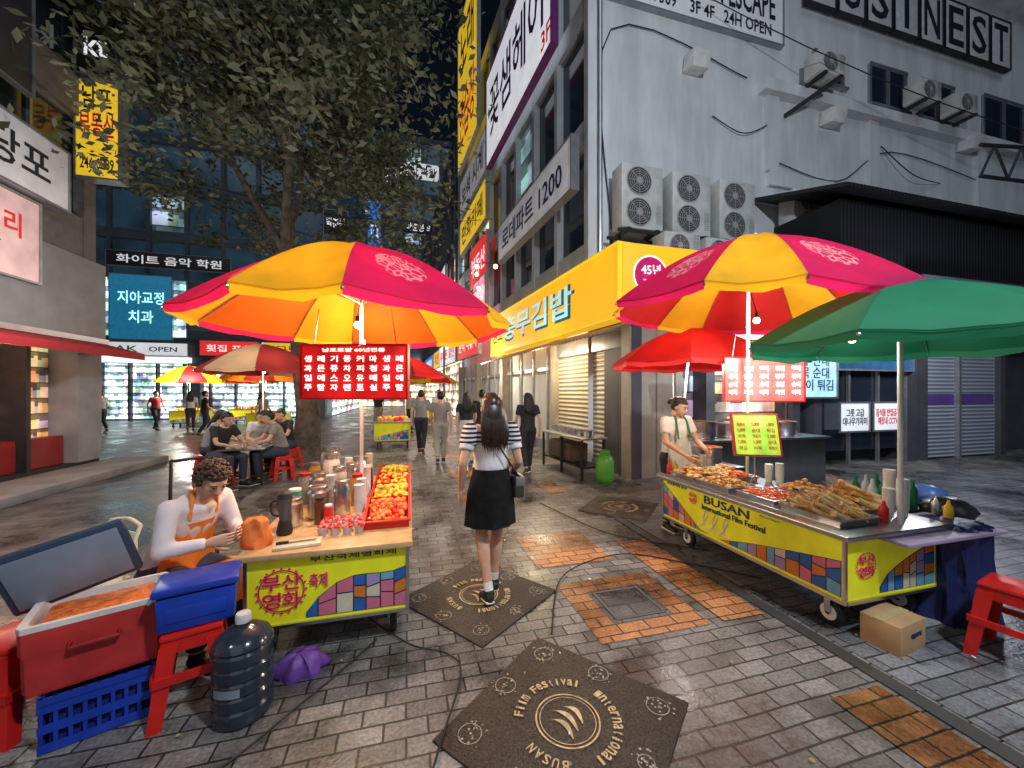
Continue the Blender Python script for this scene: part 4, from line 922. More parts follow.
for i in range(12):
    m=[mat('white_bag',(.6,.62,.65),.35,transl=.2),mat('black_bag',(.02,.02,.025),.3),mat('blue_bag',(.05,.12,.35),.35)][i%3]
    p=b.part('bag%d'%(i%3),m,smooth=80); c=V((rn.uniform(-.35,.35),rn.uniform(-.35,.35),.12+.17*(i//3)))
    r0=rn.uniform(.12,.2); rr=[]
    for u in range(1,9):
        a=math.pi*u/9; rr.append([c+V((math.sin(a)*math.cos(t)*r0*(1+.12*math.sin(5*t+u)),math.sin(a)*math.sin(t)*r0*(1+.12*math.cos(4*t+u*2)),-math.cos(a)*r0*.75)) for t in [2*math.pi*q_/18 for q_ in range(18)]])
    p.rings(rr)
b.done()
b=Build('bottle_group',(4.0,2.4,.0)); b.part('shelf',M_dark).box(-.2,.25,-.2,.25,0,.62,.01)
for i in range(9):
    b.part('bottles%d'%(i%2),[mat('green_glass',(.02,.16,.06),.1),mat('clear_bottle',(.5,.55,.6),.1)][i%2]).lathe((-.13+.13*(i%3),-.13+.13*(i//3),.62),[(.032,0),(.034,.14),(.014,.19),(.014,.23)],seg=12)
b.done()
b=Build('folding_chair',(-2.0,3.1,0),-35); b.e.scale=(.85,.85,.82); p=b.part('frame',mat('cream_tube',(.70,.66,.50),.4))
for sx in(-.2,.2): p.tube([(sx,.2,0),(sx,.12,.45),(sx,.22,.85)],.015,8,sub=3); p.tube([(sx,-.2,0),(sx,-.1,.42)],.013,8)
p.tube([(-.2,.22,.85),(0,.24,.88),(.2,.22,.85)],.015,8,sub=4); b.part('seat',mat('chair_cushion',(.6,.57,.42),.6)).box(-.21,.21,-.2,.16,.43,.47,.015); b.part('back',mat('cream_back',(.70,.66,.50),.5)).box(-.19,.19,.19,.21,.62,.8,.006); b.done()
b=Build('hand_trolley',(-1.9,4.1,0),20); p=b.part('frame',M_dark); p.tube([(-.15,0,.1),(-.15,.1,.9),(-.13,.12,.97),(.13,.12,.97),(.15,.1,.9),(.15,0,.1)],.014,8,sub=3); p.box(-.18,.18,-.25,0,.08,.1); p.tube([(-.15,.05,.5),(.15,.05,.5)],.01,6)
for s_ in(-1,1): p.tube([(s_*.17,.02,.08),(s_*.2,.02,.08)],.08,16)
b.done()
b=Build('purple_cloth',(-.60,2.44,0)); p=b.part('cloth',mat('purple_bag',(.14,.05,.3),.5,bump=.5,bscale=12),smooth=80)
p.rings([[V(((.11*k+.02*math.sin(5*t+z*30)+.012*math.sin(9*t))*math.cos(t),(.08*k+.016*math.cos(7*t))*math.sin(t),z)) for t in [2*math.pi*i/36 for i in range(36)]] for z,k in((.0,1.15),(.03,1.2),(.07,1.0),(.10,.8),(.115,.4),(.118,.1))]); b.done()
b=Build('work_table',(3.25,6.7,0),-85); M_tb=M_ste2
b.part('top',M_tb).box(-1.4,.35,-.3,.25,.72,.76,.005)
for x in(-1.35,-.5,.3):
    for y in(-.26,.2): b.part('legs',M_dark).box(x-.02,x+.02,y-.02,y+.02,0,.72)
b.part('lower_shelf',M_dark).box(-1.35,.3,-.25,.2,.2,.23); b.part('covered_goods',mat('brown_cover',(.12,.08,.06),.7,bump=.5,bscale=10)).box(-1.2,-.2,-.22,.18,.231,.6,.05)
for i in range(6): b.part('tubs',[M_ste2]).lathe((-1.2+i*.25,0,.76),[(.08,0),(.1,.12),(.105,.125)])
b.done()
b=Build('gas_cylinder',(3.35,6.15,0)); b.part('tank',mat('green_tank',(.10,.42,.05),.4)).lathe((0,0,0),[(.12,0),(.15,.04),(.16,.1),(.16,.38),(.12,.46),(.05,.5)],seg=20); b.part('valve',M_steel).cyl(0,0,.49,.56,.03); b.part('collar',mat('green_tank2',(.08,.35,.05),.4)).lathe((0,0,.47),[(.09,0),(.09,.1),(.085,.1),(.085,0)],seg=20); b.done()
def cable_(pts,r=.008):
    b=Build('power_cable',(0,0,0)); b.part('cable',M_black).tube([(x,y,.012+r) for x,y in pts],r,6,sub=8); b.done()
cable_([(-.1,1.0),(.1,1.65),(.28,2.15),(.22,2.35),(.0,2.5),(-.3,2.9)],.005)
cable_([(.9,2.36),(1.3,3.1),(2.0,3.35),(2.5,3.0),(2.9,2.6)],.005)
cable_([(1.8,5.2),(2.1,4.0),(2.4,3.6),(2.9,3.2)],.006)
cable_([(-2.6,1.0),(-1.6,1.75),(-.9,1.8),(-.5,2.2),(-.2,2.6)],.005)
b=Build('litter'); rn=random.Random(4); p=b.part('dry_leaves',mat('dry_leaf',(.4,.28,.1),.8)); p2=b.part('paper_scraps',M_linew)
for i in range(120):
    x=rn.uniform(-2,3.5); y=rn.uniform(.9,9); s_=rn.uniform(.006,.016); a=rn.random()*6.28
    (p if i%4 else p2).poly([(x+s_*math.cos(a+t)*(1 if k_%2 else .6),y+s_*math.sin(a+t)*(1 if k_%2 else .6),.018+.003*math.sin(a+t)) for k_,t in enumerate((0,1.57,3.14,4.71))])
b.done()
# ---------------------------------------------------------------- people
M_skin=mat('skin',(.62,.37,.25),.5,var=.08); M_hairb=mat('black_hair',(.016,.012,.011),.35,var=.3,scale=60,bump=.5,bscale=120); M_hairbr=mat('brown_hair',(.075,.035,.022),.45,var=.4,scale=60,bump=.5,bscale=90)
M_eye=mat('eye_white',(.75,.72,.7),.3); M_iris=mat('iris',(.02,.012,.01),.2); M_lip=mat('lips',(.45,.12,.10),.4)
def person(name,loc,rz,H=1.62,J=None,hair='short',hm=None,top=None,bottom='pants',bm_=None,sleeve='short',shoe=None,head=(0,0,0),vox=.014,curl=.6,socks=None,skirt_z=.55,extra=None,build_=1.0,band=None):
    """faces local -y"""
    k=H/1.62; j=dict(pelvis=(0,0,.87),waist=(0,0,1.02),chest=(0,0,1.2),neck=(0,0,1.355),head=(0,-.015,1.49),
       shL=(.165,0,1.32),shR=(-.165,0,1.32),elL=(.215,.02,1.06),elR=(-.215,.02,1.06),wrL=(.215,-.05,.83),wrR=(-.215,-.05,.83),
       hiL=(.085,0,.86),hiR=(-.085,0,.86),knL=(.09,-.015,.47),knR=(-.09,-.015,.47),anL=(.09,.02,.085),anR=(-.09,.02,.085),ftL=(.1,-1,0),ftR=(-.1,-1,0))
    if J: j.update(J)
    j={a:V(c)*(k if a[:2]!='ft' else 1) for a,c in j.items()}
    b=Build(name,loc,rz); g_=build_
    body=b.part('body',M_skin,smooth=80,remesh=vox)
    side=(j['shL']-j['shR']).normalized()
    tp=[j['pelvis']+(j['pelvis']-j['waist'])*.45,j['pelvis'],j['waist'],j['chest'],j['chest'].lerp(j['neck'],.72),j['neck'],j['neck'].lerp(j['head'],.6)]
    def tr_(ad,f=1): return [(.10*k+ad,.075*k+ad),((.155*g_)*k+ad,.105*g_*k+ad),((.118*g_)*k+ad,.088*g_*k+ad),((.138*g_)*k+ad,.100*g_*k+ad),(.132*k+ad,.075*k+ad),(.058*k+ad,.055*k+ad),(.048*k,.05*k)]
    body.tube(tp,tr_(0),16,side=side,sub=4)
    for s_ in 'LR':
        sh,el,wr=j['sh'+s_],j['el'+s_],j['wr'+s_]; hi,kn,an=j['hi'+s_],j['kn'+s_],j['an'+s_]
        body.ball(sh,.050*k); body.tube([j['chest'].lerp(j['neck'],.6),sh],[.05*k,.048*k],10)
        body.tube([sh,sh.lerp(el,.5),el],[.047*k,.041*k,.035*k],10,sub=2); body.ball(el,.034*k)
        body.tube([el,el.lerp(wr,.3),wr],[.035*k,.036*k,.023*k],10,sub=2)
        body.ball(hi,.085*k*g_); body.tube([hi,hi.lerp(kn,.45),kn],[.086*k*g_,.068*k,.049*k],12,sub=3); body.ball(kn,.049*k)
        body.tube([kn,kn.lerp(an,.3),kn.lerp(an,.7),an],[.049*k,.053*k,.037*k,.031*k],12,sub=3)
        fd=V(j['ft'+s_]); fd.normalize(); heel=an+V((0,0,-.05*k))-fd*.04*k; toe=an+fd*.16*k+V((0,0,-.055*k))
        fd_side=fd.cross(V((0,0,1)))
        body.tube([an,an+V((0,0,-.04*k))],[.032*k,.035*k],10)
        S=b.part('shoes',shoe or M_black,smooth=60,remesh=.009)
        up=an.z<.2*k
        S.tube([heel-fd*.015*k,heel+fd*.02*k,heel.lerp(toe,.5),toe-fd*.02*k,toe+fd*.02*k],[(.03*k,.028*k),(.038*k,.04*k),(.04*k,.036*k),(.045*k,.028*k),(.028*k,.015*k)],12,side=fd_side,sub=2)
        S.tube([an+V((0,0,.012)),an+V((0,0,-.05*k))],[.041*k,.044*k],12)
        sole=b.part('shoe_soles',M_linew if shoe is None else M_black)
        sz=-.078*k
        if up: sole.tube([an+V((0,0,sz))-fd*.055*k,an+V((0,0,sz))+fd*.06*k,an+V((0,0,sz))+fd*.18*k],[(.034*k,.01*k),(.04*k,.01*k),(.036*k,.01*k)],12,side=fd_side,n2=3)
        if socks: b.part('socks',socks).tube([an,an+(kn-an)*.12,an+(kn-an)*.15],[.037*k,.037*k,.038*k],12)
        hd=(wr-el).normalized(); hm_=b.part('hands',M_skin,smooth=70)
        inw=V((-1 if s_=='L' else 1,0,0)); inw=(inw-hd*inw.dot(hd)).normalized(); fw=hd.cross(inw)
        if fw.y>0: fw=-fw
        wd=fw
        hm_.tube([wr-hd*.015*k,wr+hd*.02*k,wr+hd*.06*k,wr+hd*.085*k],[(.023*k,.02*k),(.033*k,.017*k),(.038*k,.015*k),(.034*k,.012*k)],12,side=wd,sub=2)
        for fi,(o_,ln) in enumerate(((.028,.068),(.0095,.076),(-.0095,.071),(-.027,.056))):
            p0=wr+hd*.078*k+wd*o_*k; d_=hd.copy(); pts=[p0-hd*.015*k]; 
            pts.append(p0)
            for sg_ in(.45,.3,.25):
                d_=(d_+inw*curl*(.55)).normalized(); pts.append(pts[-1]+d_*ln*sg_*k)
            hm_.tube(pts,[.009*k,.0092*k,.0085*k,.0078*k,.006*k],8)
        p0=wr+hd*.022*k+wd*.026*k; d_=(hd*.7+wd*.75+inw*.25).normalized()
        hm_.tube([p0,p0+d_*.028*k,p0+d_*.045*k+hd*.014*k,p0+d_*.055*k+hd*.034*k],[.012*k,.0112*k,.0098*k,.0065*k],8)
    Hm=Matrix.Translation(j['head'])@Matrix.Rotation(R(head[2]),4,'Z')@Matrix.Rotation(R(head[0]),4,'X')@Matrix.Rotation(R(head[1]),4,'Y')@Matrix.Scale(k*.97,4)
    hd_=b.part('head',M_skin,Hm,smooth=80,remesh=.007 if vox<.015 else .012)
    hd_.ball((0,.008,.02),(.076,.094,.095),seg=18,ri=12)
    hd_.tube([(0,-.035,-.005),(0,-.04,-.05),(0,-.048,-.088),(0,-.05,-.102)],[(.066,.052),(.06,.05),(.04,.036),(.022,.018)],14,side=(1,0,0),sub=2)
    hd_.tube([(0,-.082,.012),(0,-.096,-.012),(0,-.104,-.028),(0,-.088,-.036)],[(.008,.008),(.01,.01),(.0155,.012),(.012,.008)],8,side=(1,0,0))
    hd_.tube([(0,.01,-.02),(0,.025,-.12)],[.052,.05],12)
    for sx in(-1,1):
        hd_.ball((sx*.077,.008,-.002),(.01,.018,.03)); hd_.ball((sx*.03,-.078,.028),(.022,.012,.008))
        ey=b.part('eyes',[M_eye,M_iris],Hm); ey.mi=0; ey.ball((sx*.03,-.077,.008),(.0145,.01,.0075)); ey.mi=1; ey.ball((sx*.03,-.0845,.008),(.0062,.0045,.0062)); 
        ey.tube([(sx*.015,-.0865,.014),(sx*.03,-.0885,.0175),(sx*.046,-.080,.0135)],.0016,5)
        b.part('brows',hm or M_hairb,Hm).tube([(sx*.014,-.09,.032),(sx*.032,-.091,.038),(sx*.05,-.078,.033)],[.0025,.003,.0018],6)
    b.part('mouth',M_lip,Hm).tube([(-.024,-.083,-.058),(-.008,-.0925,-.055),(0,-.0925,-.057),(.008,-.0925,-.055),(.024,-.083,-.058)],[(.002,.001),(.005,.004),(.0055,.004),(.005,.004),(.002,.001)],8,side=(0,0,1))
    hmm=hm or M_hairb; hp=b.part('hair',hmm,Hm,smooth=80)
    rr=[]; nA=28
    for u in range(0,15):
        a=math.pi*u/15*.98+.02; ring=[]
        for q_ in range(nA):
            t_=2*math.pi*q_/nA; d=V((math.sin(a)*math.cos(t_),math.sin(a)*math.sin(t_),math.cos(a)))
            p_=V((d.x*.087,.018+d.y*.102,.028+d.z*.102))
            front=max(0,-d.y)
            lim=.058 if front>.35 else (-.01 if front>.05 else (-.07 if hair!='bun' else -.05))
            if p_.z<lim: p_.z=lim; sc2=.86; p_.x*=sc2; p_.y=.018+(p_.y-.018)*(.80 if front>.35 else .9)
            wv=.003*math.sin(q_*3.1+u); p_+=d*wv
            ring.append(p_)
        rr.append(ring)
    hp.rings(rr)
    rn=random.Random(len(name))
    if hair=='long':
        hp.tube([(0,.05,.06),(0,.085,-.03),(0,.105,-.12),(0,.125,-.2),(0,.13,-.26),(0,.125,-.30)],[(.086,.05),(.098,.055),(.108,.05),(.106,.042),(.09,.03),(.05,.012)],20,side=(1,0,0),sub=4)
        for q_ in range(90):
            t_=rn.uniform(-1,1); x_=t_*.106; yb=.115+.042*math.sqrt(1-t_*t_)
            ln=rn.uniform(-.35,-.24); 
            hp.tube([(x_*.8,yb-.045,.03),(x_*.98,yb-.015,-.08),(x_*1.05+rn.uniform(-.008,.008),yb+.012,-.2),(x_*.9+rn.uniform(-.014,.014),yb+.012,ln)],[.005,.007,.0055,.0012],5,sub=2)
    if hair in('curly',):
        for q_ in range(420):
            a=math.acos(rn.uniform(-.55,1)); t_=rn.random()*6.28; d=V((math.sin(a)*math.cos(t_),math.sin(a)*math.sin(t_),math.cos(a)))
            if d.y<-.45 and d.z<.45: continue
            hp.ball(V((d.x*.094,.018+d.y*.104,.03+d.z*.104)),rn.uniform(.007,.015),seg=6,ri=5)
    if hair=='bun':
        hp.ball((0,.13,.03),(.042,.04,.042)); 
    if hair in('short','bun'):
        for q_ in range(30):
            t_=rn.uniform(0,6.28); a=rn.uniform(.1,1.2); d=V((math.sin(a)*math.cos(t_),math.sin(a)*math.sin(t_),math.cos(a)))
            p_=V((d.x*.089,.018+d.y*.104,.028+d.z*.104)); hp.tube([p_,p_+V((d.y,-d.x,-.3))*.03+d*.003],[.006,.002],5)
    if top:
        T=b.part('top',top,smooth=80,remesh=vox); ad=.014*k
        tp2=[j['pelvis']+(j['waist']-j['pelvis'])*.15,j['waist'],j['chest'],j['chest'].lerp(j['neck'],.72),j['chest'].lerp(j['neck'],.93)]
        r=tr_(ad)
        if bottom=='skirt': tp2[0]=j['pelvis'].lerp(j['waist'],.7); r[1]=(r[2][0]-.004,r[2][1]-.004)
        T.tube(tp2,[(r[1][0]*.97,r[1][1]*.97),(r[2][0]+.010,r[2][1]+.010),r[3],(r[4][0],r[4][1]),(.085*k,.068*k)],18,side=side,sub=4)
        for s_ in 'LR':
            sh,el,wr=j['sh'+s_],j['el'+s_],j['wr'+s_]
            T.ball(sh,.061*k); T.tube([j['chest'].lerp(j['neck'],.6),sh],[.058*k,.06*k],10)
            e2=sh.lerp(el,.62) if sleeve=='short' else el
            T.tube([sh,e2],[.061*k,.057*k if sleeve=='short' else .05*k],12)
            if sleeve=='long': T.ball(el,.05*k); T.tube([el,el.lerp(wr,.93)],[.05*k,.036*k],12)
        if band:
            Bn=b.part('yoke',band,smooth=80,remesh=vox)
            tpb=[j['chest']+(j['neck']-j['chest'])*.12,j['chest'].lerp(j['neck'],.35),j['chest'].lerp(j['neck'],.72),j['chest'].lerp(j['neck'],.9)]
            Bn.tube(tpb,[(r[3][0]+.008,r[3][1]+.008),(r[3][0]+.010,r[3][1]+.006),(r[4][0]+.008,r[4][1]+.008),(.08*k,.065*k)],18,side=side,sub=4)
            for s_ in 'LR':
                sh,el=j['sh'+s_],j['el'+s_]; Bn.ball(sh,.069*k); Bn.tube([sh,sh.lerp(el,.45)],[.069*k,.067*k],12)
    if bottom=='skirt':
        Sk=b.part('skirt',bm_,smooth=80); z1=skirt_z*k; rs2=[]
        kc=(j['knL']+j['knR'])/2
        for t_ in [i/10 for i in range(11)]:
            z=(j['waist'].z-.01)*(1-t_)+z1*t_; ring=[]
            f_=max(0,(j['waist'].z-z)/(j['waist'].z-kc.z)); c=j['waist'].lerp(kc,f_)
            spread=abs(j['knL'].y-j['knR'].y)*.5*max(0,f_)
            rx=(.142+.032*min(1,t_*2.4)+.028*t_)*k; ry=(.116+.016*min(1,t_*2.2)+.03*t_)*k+spread*.6
            for q_ in range(56):
                a=2*math.pi*q_/56; w_=1+.04*t_*math.sin(a*9+1)+.025*t_*math.sin(a*5)
                ring.append(V((c.x+rx*math.cos(a)*w_,c.y+ry*math.sin(a)*w_,z)))
            rs2.append(ring)
        Sk.rings(rs2,cap=False)
    elif bottom in('pants','shorts'):
        P_=b.part('trousers',bm_,smooth=80,remesh=vox); r=tr_(.014*k)
        P_.tube([j['pelvis']+(j['pelvis']-j['waist'])*.4,j['pelvis'],j['pelvis'].lerp(j['waist'],.75)],[(.11*k,.09*k),r[1],(r[2][0]+.008,r[2][1]+.008)],16,side=side,sub=3)
        for s_ in 'LR':
            hi,kn,an=j['hi'+s_],j['kn'+s_],j['an'+s_]; P_.ball(hi,.1*k*g_)
            if bottom=='pants': P_.tube([hi,kn],[.1*k*g_,.068*k],12); P_.ball(kn,.068*k); P_.tube([kn,kn.lerp(an,.92)],[.068*k,.055*k],12)
            else: P_.tube([hi,hi.lerp(kn,.8)],[.1*k*g_,.088*k],12)
    if extra: extra(b,j,k)
    b.done(); return b
def bag(b,j,k):
    p=b.part('handbag',mat('dark_handbag',(.06,.055,.06),.4)); c=j['hiR']+V((-.12,.0,.03)); p.obox(c+V((0,0,-.02)),(.08,.21,.17),None,.02)
    b.part('bag_flap',mat('grey_flap',(.22,.21,.22),.4)).obox(c+V((-.006,0,.025)),(.078,.215,.08),None,.015)
    b.part('bag_strap',M_black).tube([c+V((0,-.08,.06)),j['chest']+V((-.1,-.13,.05)),j['shL'].lerp(j['neck'],.5)+V((-.03,0,.085)),j['chest']+V((0,.15,.05)),c+V((0,.09,.06))],.006,6,sub=5)
M_str=stripes('navy_white_stripes','#0d0d14','#d0d0d6',9.5,'Z',.8)
person('walking_woman',(.62,2.95,0),183,1.6,dict(anL=(.05,.12,.11),knL=(.07,-.03,.48),ftL=(.02,-1,-.25),anR=(-.05,-.10,.085),knR=(-.075,-.09,.475),ftR=(-.05,-1,0),elL=(.235,.07,1.08),wrL=(.24,-.02,.85),elR=(-.215,.05,1.07),wrR=(-.2,-.12,.93),waist=(0,-.005,1.03),chest=(0,-.01,1.2)),
    'long',mat('dark_brown_hair',(.035,.018,.014),.35,var=.4,scale=40),top=mat('white_tshirt',(.78,.78,.8),.8,bump=.3,bscale=18),bottom='skirt',bm_=mat('black_skirt',(.012,.012,.013),.85,bump=.5,bscale=14,spec=.2),skirt_z=.57,socks=M_linew,extra=bag,vox=.011,band=M_str,curl=.45,build_=.94)
def apron(b,j,k):
    p=b.part('apron',mat('orange_apron',(.85,.25,.03),.7,bump=.3,bscale=12),smooth=80)
    c=j['chest'];w_=j['waist'];pv=j['pelvis']; rs2=[]
    for a_,b_,rx in((c,.135,.12),(w_,.14,.15),(pv,.18,.18)):
        rs2.append([a_+V((rx*t,-b_+.05*t*t,0)) for t in(-1,-.5,0,.5,1)])
    kn=(j['knL']+j['knR'])/2
    rs2.append([kn+V((.2*t,-.03,.11-.03*t*t)) for t in(-1,-.5,0,.5,1)]); rs2.append([kn+V((.21*t,-.11,-.12)) for t in(-1,-.5,0,.5,1)])
    p.rings(rs2,cap=False,closed=False)
    b.part('apron_strap',p.m[0]).tube([c+V((-.08,-.12,.03)),j['neck']+V((-.065,-.02,.03)),j['neck']+V((0,.075,.03)),j['neck']+V((.065,-.02,.03)),c+V((.08,-.12,.03))],.012,6,sub=4)
def sitJ(lean=.1,sz=.46,arm=None,kx=.12):
    J=dict(pelvis=(0,0,sz+.09),waist=(0,-.02-lean*.3,sz+.25),chest=(0,-.03-lean*.9,sz+.42),neck=(0,-.05-lean*1.5,sz+.57),head=(0,-.09-lean*1.9,sz+.68),
      shL=(.165,-.04-lean*1.35,sz+.53),shR=(-.165,-.04-lean*1.35,sz+.53),hiL=(.09,-.01,sz+.07),hiR=(-.09,-.01,sz+.07),knL=(kx,-.42,sz+.05),knR=(-kx,-.42,sz+.05),anL=(kx+.01,-.38,.085),anR=(-kx-.01,-.40,.085))
    J.update(elL=(.22,-.16-lean*1.5,sz+.30),elR=(-.22,-.16-lean*1.5,sz+.30),wrL=(.12,-.36-lean*1.2,sz+.26),wrR=(-.12,-.36-lean*1.2,sz+.26))
    if arm: J.update(arm)
    return J
person('seated_vendor',(-1.46,2.92,0),60,1.56,sitJ(.14,.42,dict(wrL=(.1,-.46,.76),wrR=(-.08,-.44,.74),elL=(.23,-.26,.72),elR=(-.23,-.26,.72))),'curly',M_hairbr,top=mat('vendor_white',(.74,.68,.70),.8,bump=.3,bscale=15),bottom='pants',bm_=mat('vendor_trousers',(.05,.05,.07),.8),sleeve='long',head=(36,0,-12),extra=apron,vox=.013,build_=1.12)
stool(-1.47,2.93,20,.42)
b=Build('orange_cloth_bag',(-.90,2.66,.656),10); p=b.part('cloth',mat('orange_cloth',(.85,.2,.04),.7,bump=.6,bscale=12),smooth=80)
p.rings([[V(((.065*k+.012*math.sin(t*5+z*20)+.005*math.sin(t*11))*math.cos(t),(.035*k+.01*math.cos(t*4+z*30))*math.sin(t),z+.01*math.sin(t*3)*(z>.1))) for t in [2*math.pi*i/36 for i in range(36)]] for z,k in((0,1.1),(.04,1.2),(.08,1.1),(.13,.85),(.16,1.0),(.175,.7))]); b.done()
def apron2(b,j,k):
    p=b.part('apron',mat('pale_apron',(.55,.55,.48),.7,bump=.3,bscale=12),smooth=80); rs2=[]
    for z,rx,yb in((1.08,.10,-.14),(1.0,.15,-.135),(.85,.18,-.14),(.6,.2,-.17)):
        rs2.append([V((rx*t,j['waist'].y+yb-.03+.07*t*t,z)) for t in(-1,-.5,0,.5,1)])
    p.rings(rs2,cap=False,closed=False)
    b.part('apron_strap',mat('green_strap',(.03,.2,.08),.7)).tube([(-.09,-.17,1.07),j['neck']+V((-.065,-.05,.0)),j['neck']+V((0,.07,.02)),j['neck']+V((.065,-.05,.0)),(.09,-.17,1.07)],.012,6,sub=4)
person('standing_vendor',(3.0,3.86,0),5,1.58,dict(neck=(0,-.05,1.34),head=(0,-.09,1.46),chest=(0,-.03,1.19),shL=(.165,-.04,1.30),shR=(-.165,-.04,1.30),elL=(.23,-.12,1.06),elR=(-.23,-.12,1.06),wrL=(.16,-.33,.98),wrR=(-.12,-.34,.92)),'bun',M_hairb,top=mat('vendor_cream',(.78,.76,.7),.8,bump=.3,bscale=15),bottom='pants',bm_=mat('dark_trouser',(.03,.03,.04),.8),head=(18,0,20),extra=apron2,build_=1.05)
D1=mat('dark_tee',(.02,.02,.025),.8); D2=mat('grey_tee',(.25,.25,.26),.8); D3=mat('beige_trousers',(.40,.36,.30),.8); D4=mat('navy_trousers',(.03,.035,.06),.8); D5=mat('white_shirt',(.6,.6,.6),.8); D6=mat('taupe_shirt',(.28,.24,.21),.8)
stride=dict(anL=(.07,.20,.14),knL=(.08,-.0,.48),ftL=(.02,-1,-.4),anR=(-.07,-.2,.085),knR=(-.08,-.13,.48),elL=(.22,-.05,1.07),wrL=(.2,-.2,.88),elR=(-.22,.1,1.08),wrR=(-.22,.1,.83))
stride2={a.translate(str.maketrans('LR','RL')):(-c[0],c[1],c[2]) for a,c in stride.items()}
person('pedestrian',(.68,8.7,0),178,1.62,stride,'short',top=D6,bottom='pants',bm_=D3,vox=.02)
person('pedestrian',(1.20,8.3,0),182,1.6,stride2,'long',top=D1,bottom='skirt',bm_=D5,vox=.02,skirt_z=.45)
person('pedestrian',(1.62,8.7,0),180,1.66,stride,'short',top=D1,bottom='shorts',bm_=D4,vox=.02)
person('pedestrian',(.30,10.2,0),170,1.66,stride2,'short',top=D2,bottom='pants',bm_=D4,vox=.02)
person('pedestrian',(2.25,7.2,0),176,1.60,stride,'long',top=D1,bottom='pants',bm_=D1,vox=.02)
person('pedestrian',(1.0,13.5,0),0,1.7,stride,'short',top=D5,bottom='pants',bm_=D4,vox=.03)
person('pedestrian',(.0,15.5,0),10,1.64,stride2,'long',top=D2,bottom='pants',bm_=D1,vox=.03)
person('pedestrian',(-1.2,16.5,0),-20,1.7,stride,'short',top=D1,bottom='pants',bm_=D3,vox=.03)
person('pedestrian',(.6,21,0),180,1.7,stride2,'short',top=D5,bottom='pants',bm_=D1,vox=.03)
person('pedestrian',(-4.6,14.2,0),80,1.64,stride,'long',top=D6,bottom='pants',bm_=D4,vox=.03)
person('pedestrian',(-7.0,16.0,0),120,1.65,stride2,'short',top=D1,bottom='pants',bm_=D4,vox=.03)
person('pedestrian',(-8.6,18.5,0),200,1.65,stride,'long',top=D5,bottom='pants',bm_=D4,vox=.03)
person('pedestrian',(-10.2,19.3,0),60,1.65,stride,'short',top=mat('red_tee',(.4,.03,.03),.8),bottom='pants',bm_=D1,vox=.03)
person('pedestrian',(-11.6,18.6,0),240,1.65,stride2,'short',top=D2,bottom='pants',bm_=D1,vox=.03)
for (x,y,rz,t,h) in ((-3.15,7.6,60,D1,'short'),(-2.75,8.4,20,D5,'short'),(-2.25,7.9,-60,D6,'short'),(-3.6,8.3,100,D2,'long'),(-2.4,8.9,-30,D1,'short')):
    person('seated_customer',(x,y,0),rz,1.65,sitJ(.07,.44),h,top=t,bottom='pants',bm_=D4,vox=.02,head=(15,0,0)); stool(x,y,rz,.44)
b=Build('low_table',(-2.75,7.75,0)); b.part('top',M_ste2).box(-.35,.35,-.3,.3,.6,.63,.006)
for sx in(-.3,.3):
    for sy in(-.25,.25): b.part('legs',M_dark).box(sx-.015,sx+.015,sy-.015,sy+.015,0,.6)
for i in range(8): b.part('dishes',M_white).lathe((-.25+.16*(i%4),-.15+.3*(i//4),.63),[(.03,0),(.05,.03),(.052,.032)],seg=14)
b.done()
for (x,y,W_,L_) in ((-.95,11.2,1.0,1.5),(-10.2,20.2,1.4,1.0),(-8.4,21.3,1.4,1.0),(-6.1,17,1.3,1.0),(.3,18,1.2,1.2)):
    c=cart('food_cart',x,y,W_,L_,.78,.25,0); c.part('counter',M_ste2).box(-.03,W_+.03,-.03,L_+.03,.74,.77)
    mosaic(c,Matrix.Identity(4),.05,W_-.05,.27,.7,lambda t:.35+.2*t,int(abs(x)*10),y=.004)
    rn=random.Random(int(x*7))
    for i in range(26): c.part('goods%d'%(i%3),[M_ff[0],M_ff[2],M_fry[0]][i%3]).ball((rn.uniform(.1,W_-.1),rn.uniform(.1,L_-.1),.82),.06,seg=8,ri=5)
    c.done()
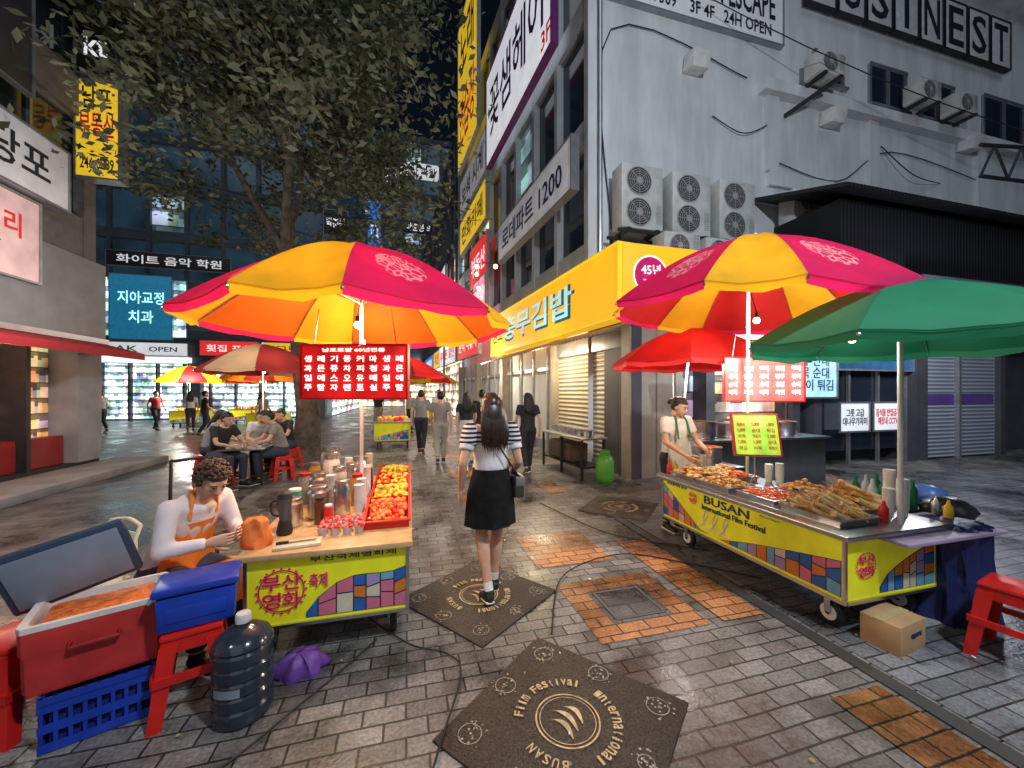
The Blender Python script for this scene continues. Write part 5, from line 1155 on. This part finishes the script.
# ---------------------------------------------------------------- lamps
def street_lamp(x,y,h,ax,ay,power,col,rad=.25):
    b=Build('street_lamp',(x,y,0)); p=b.part('pole',mat('lamp_pole',(.12,.12,.13),.5,.4)); p.tube([(0,0,0),(0,0,.4),(0,0,h)],[.09,.07,.05],12); p.tube([(0,0,h-.1),(ax*.5,ay*.5,h+.15),(ax,ay,h+.1)],.03,8,sub=4)
    b.part('head',M_dark).obox((ax,ay,h+.08),(.5,.25,.1),None,.03); b.part('lens',mat('lamp_lens',(1,.98,.92),.4,emit=10,var=0)).obox((ax,ay,h+.02),(.4,.18,.015)); b.done()
    lamp('street_light','POINT',(x+ax,y+ay,h-.3),power,col,rad)
street_lamp(3.6,-2.2,7.0,-.9,.6,1500,(.86,.93,1.0))  # unseen lamp behind the camera, added as fill for paving and white wall
street_lamp(-4.6,-1.5,5.5,1,.6,110,(1,.93,.85))  # second unseen lamp behind the camera, added for weak ambient fill
street_lamp(2.0,23,6.5,-.9,0,550,(1,.88,.75))
b=Build('string_lights',(0,0,0)); q=b.part('bulbs',mat('string_bulb',(1,.75,.4),.5,emit=12,var=0)); wv=b.part('wire',M_black); pts=[]
for i in range(14):
    s_=5.0+i*1.0; p0=FR@V((-s_,-1.0-.3*math.sin(i*1.5),5.4+.35*math.sin(i*.9))); pts.append(p0); q.ball(p0-V((0,0,.09)),.065,seg=8,ri=6)
wv.tube(pts,.01,5,sub=3); b.done()
b=Build('overhead_wires',(0,0,0)); wv=b.part('wires',M_black)
for (a,c,s_) in (((-6.3,12.5,7.5),(3.2,15,8.5),.6),((-6.3,12.5,7.2),(3.1,18,7.5),.5),((4.0,7.6,11.5),(17,5.4,7.5),.5)):
    wv.tube([V(a).lerp(V(c),t/8)-V((0,0,s_*math.sin(math.pi*t/8))) for t in range(9)],.012,5)
b.done()
lamp('restaurant_light','POINT',(2.95,8.6,2.45),140,(1,.8,.5),.2)
lamp('restaurant_light','POINT',(2.4,13.5,2.6),220,(1,.83,.62),.2)
lamp('stall_light','POINT',(6.0,5.3,2.05),60,(.9,.95,1.0),.1)
lamp('shop_light','POINT',(10.5,4.9,2.9),110,(.85,.9,1),.2)
lamp('bakery_light','POINT',(-6.0,7.5,2.2),45,(1,.62,.40),.15)
lamp('crown_fill','POINT',(-4.3,7.0,3.2),150,(1,.97,.85),.3)  # bare point added to brighten the crown, standing in for shop spill
fit_all()
print('OBJ',len(bpy.data.objects))
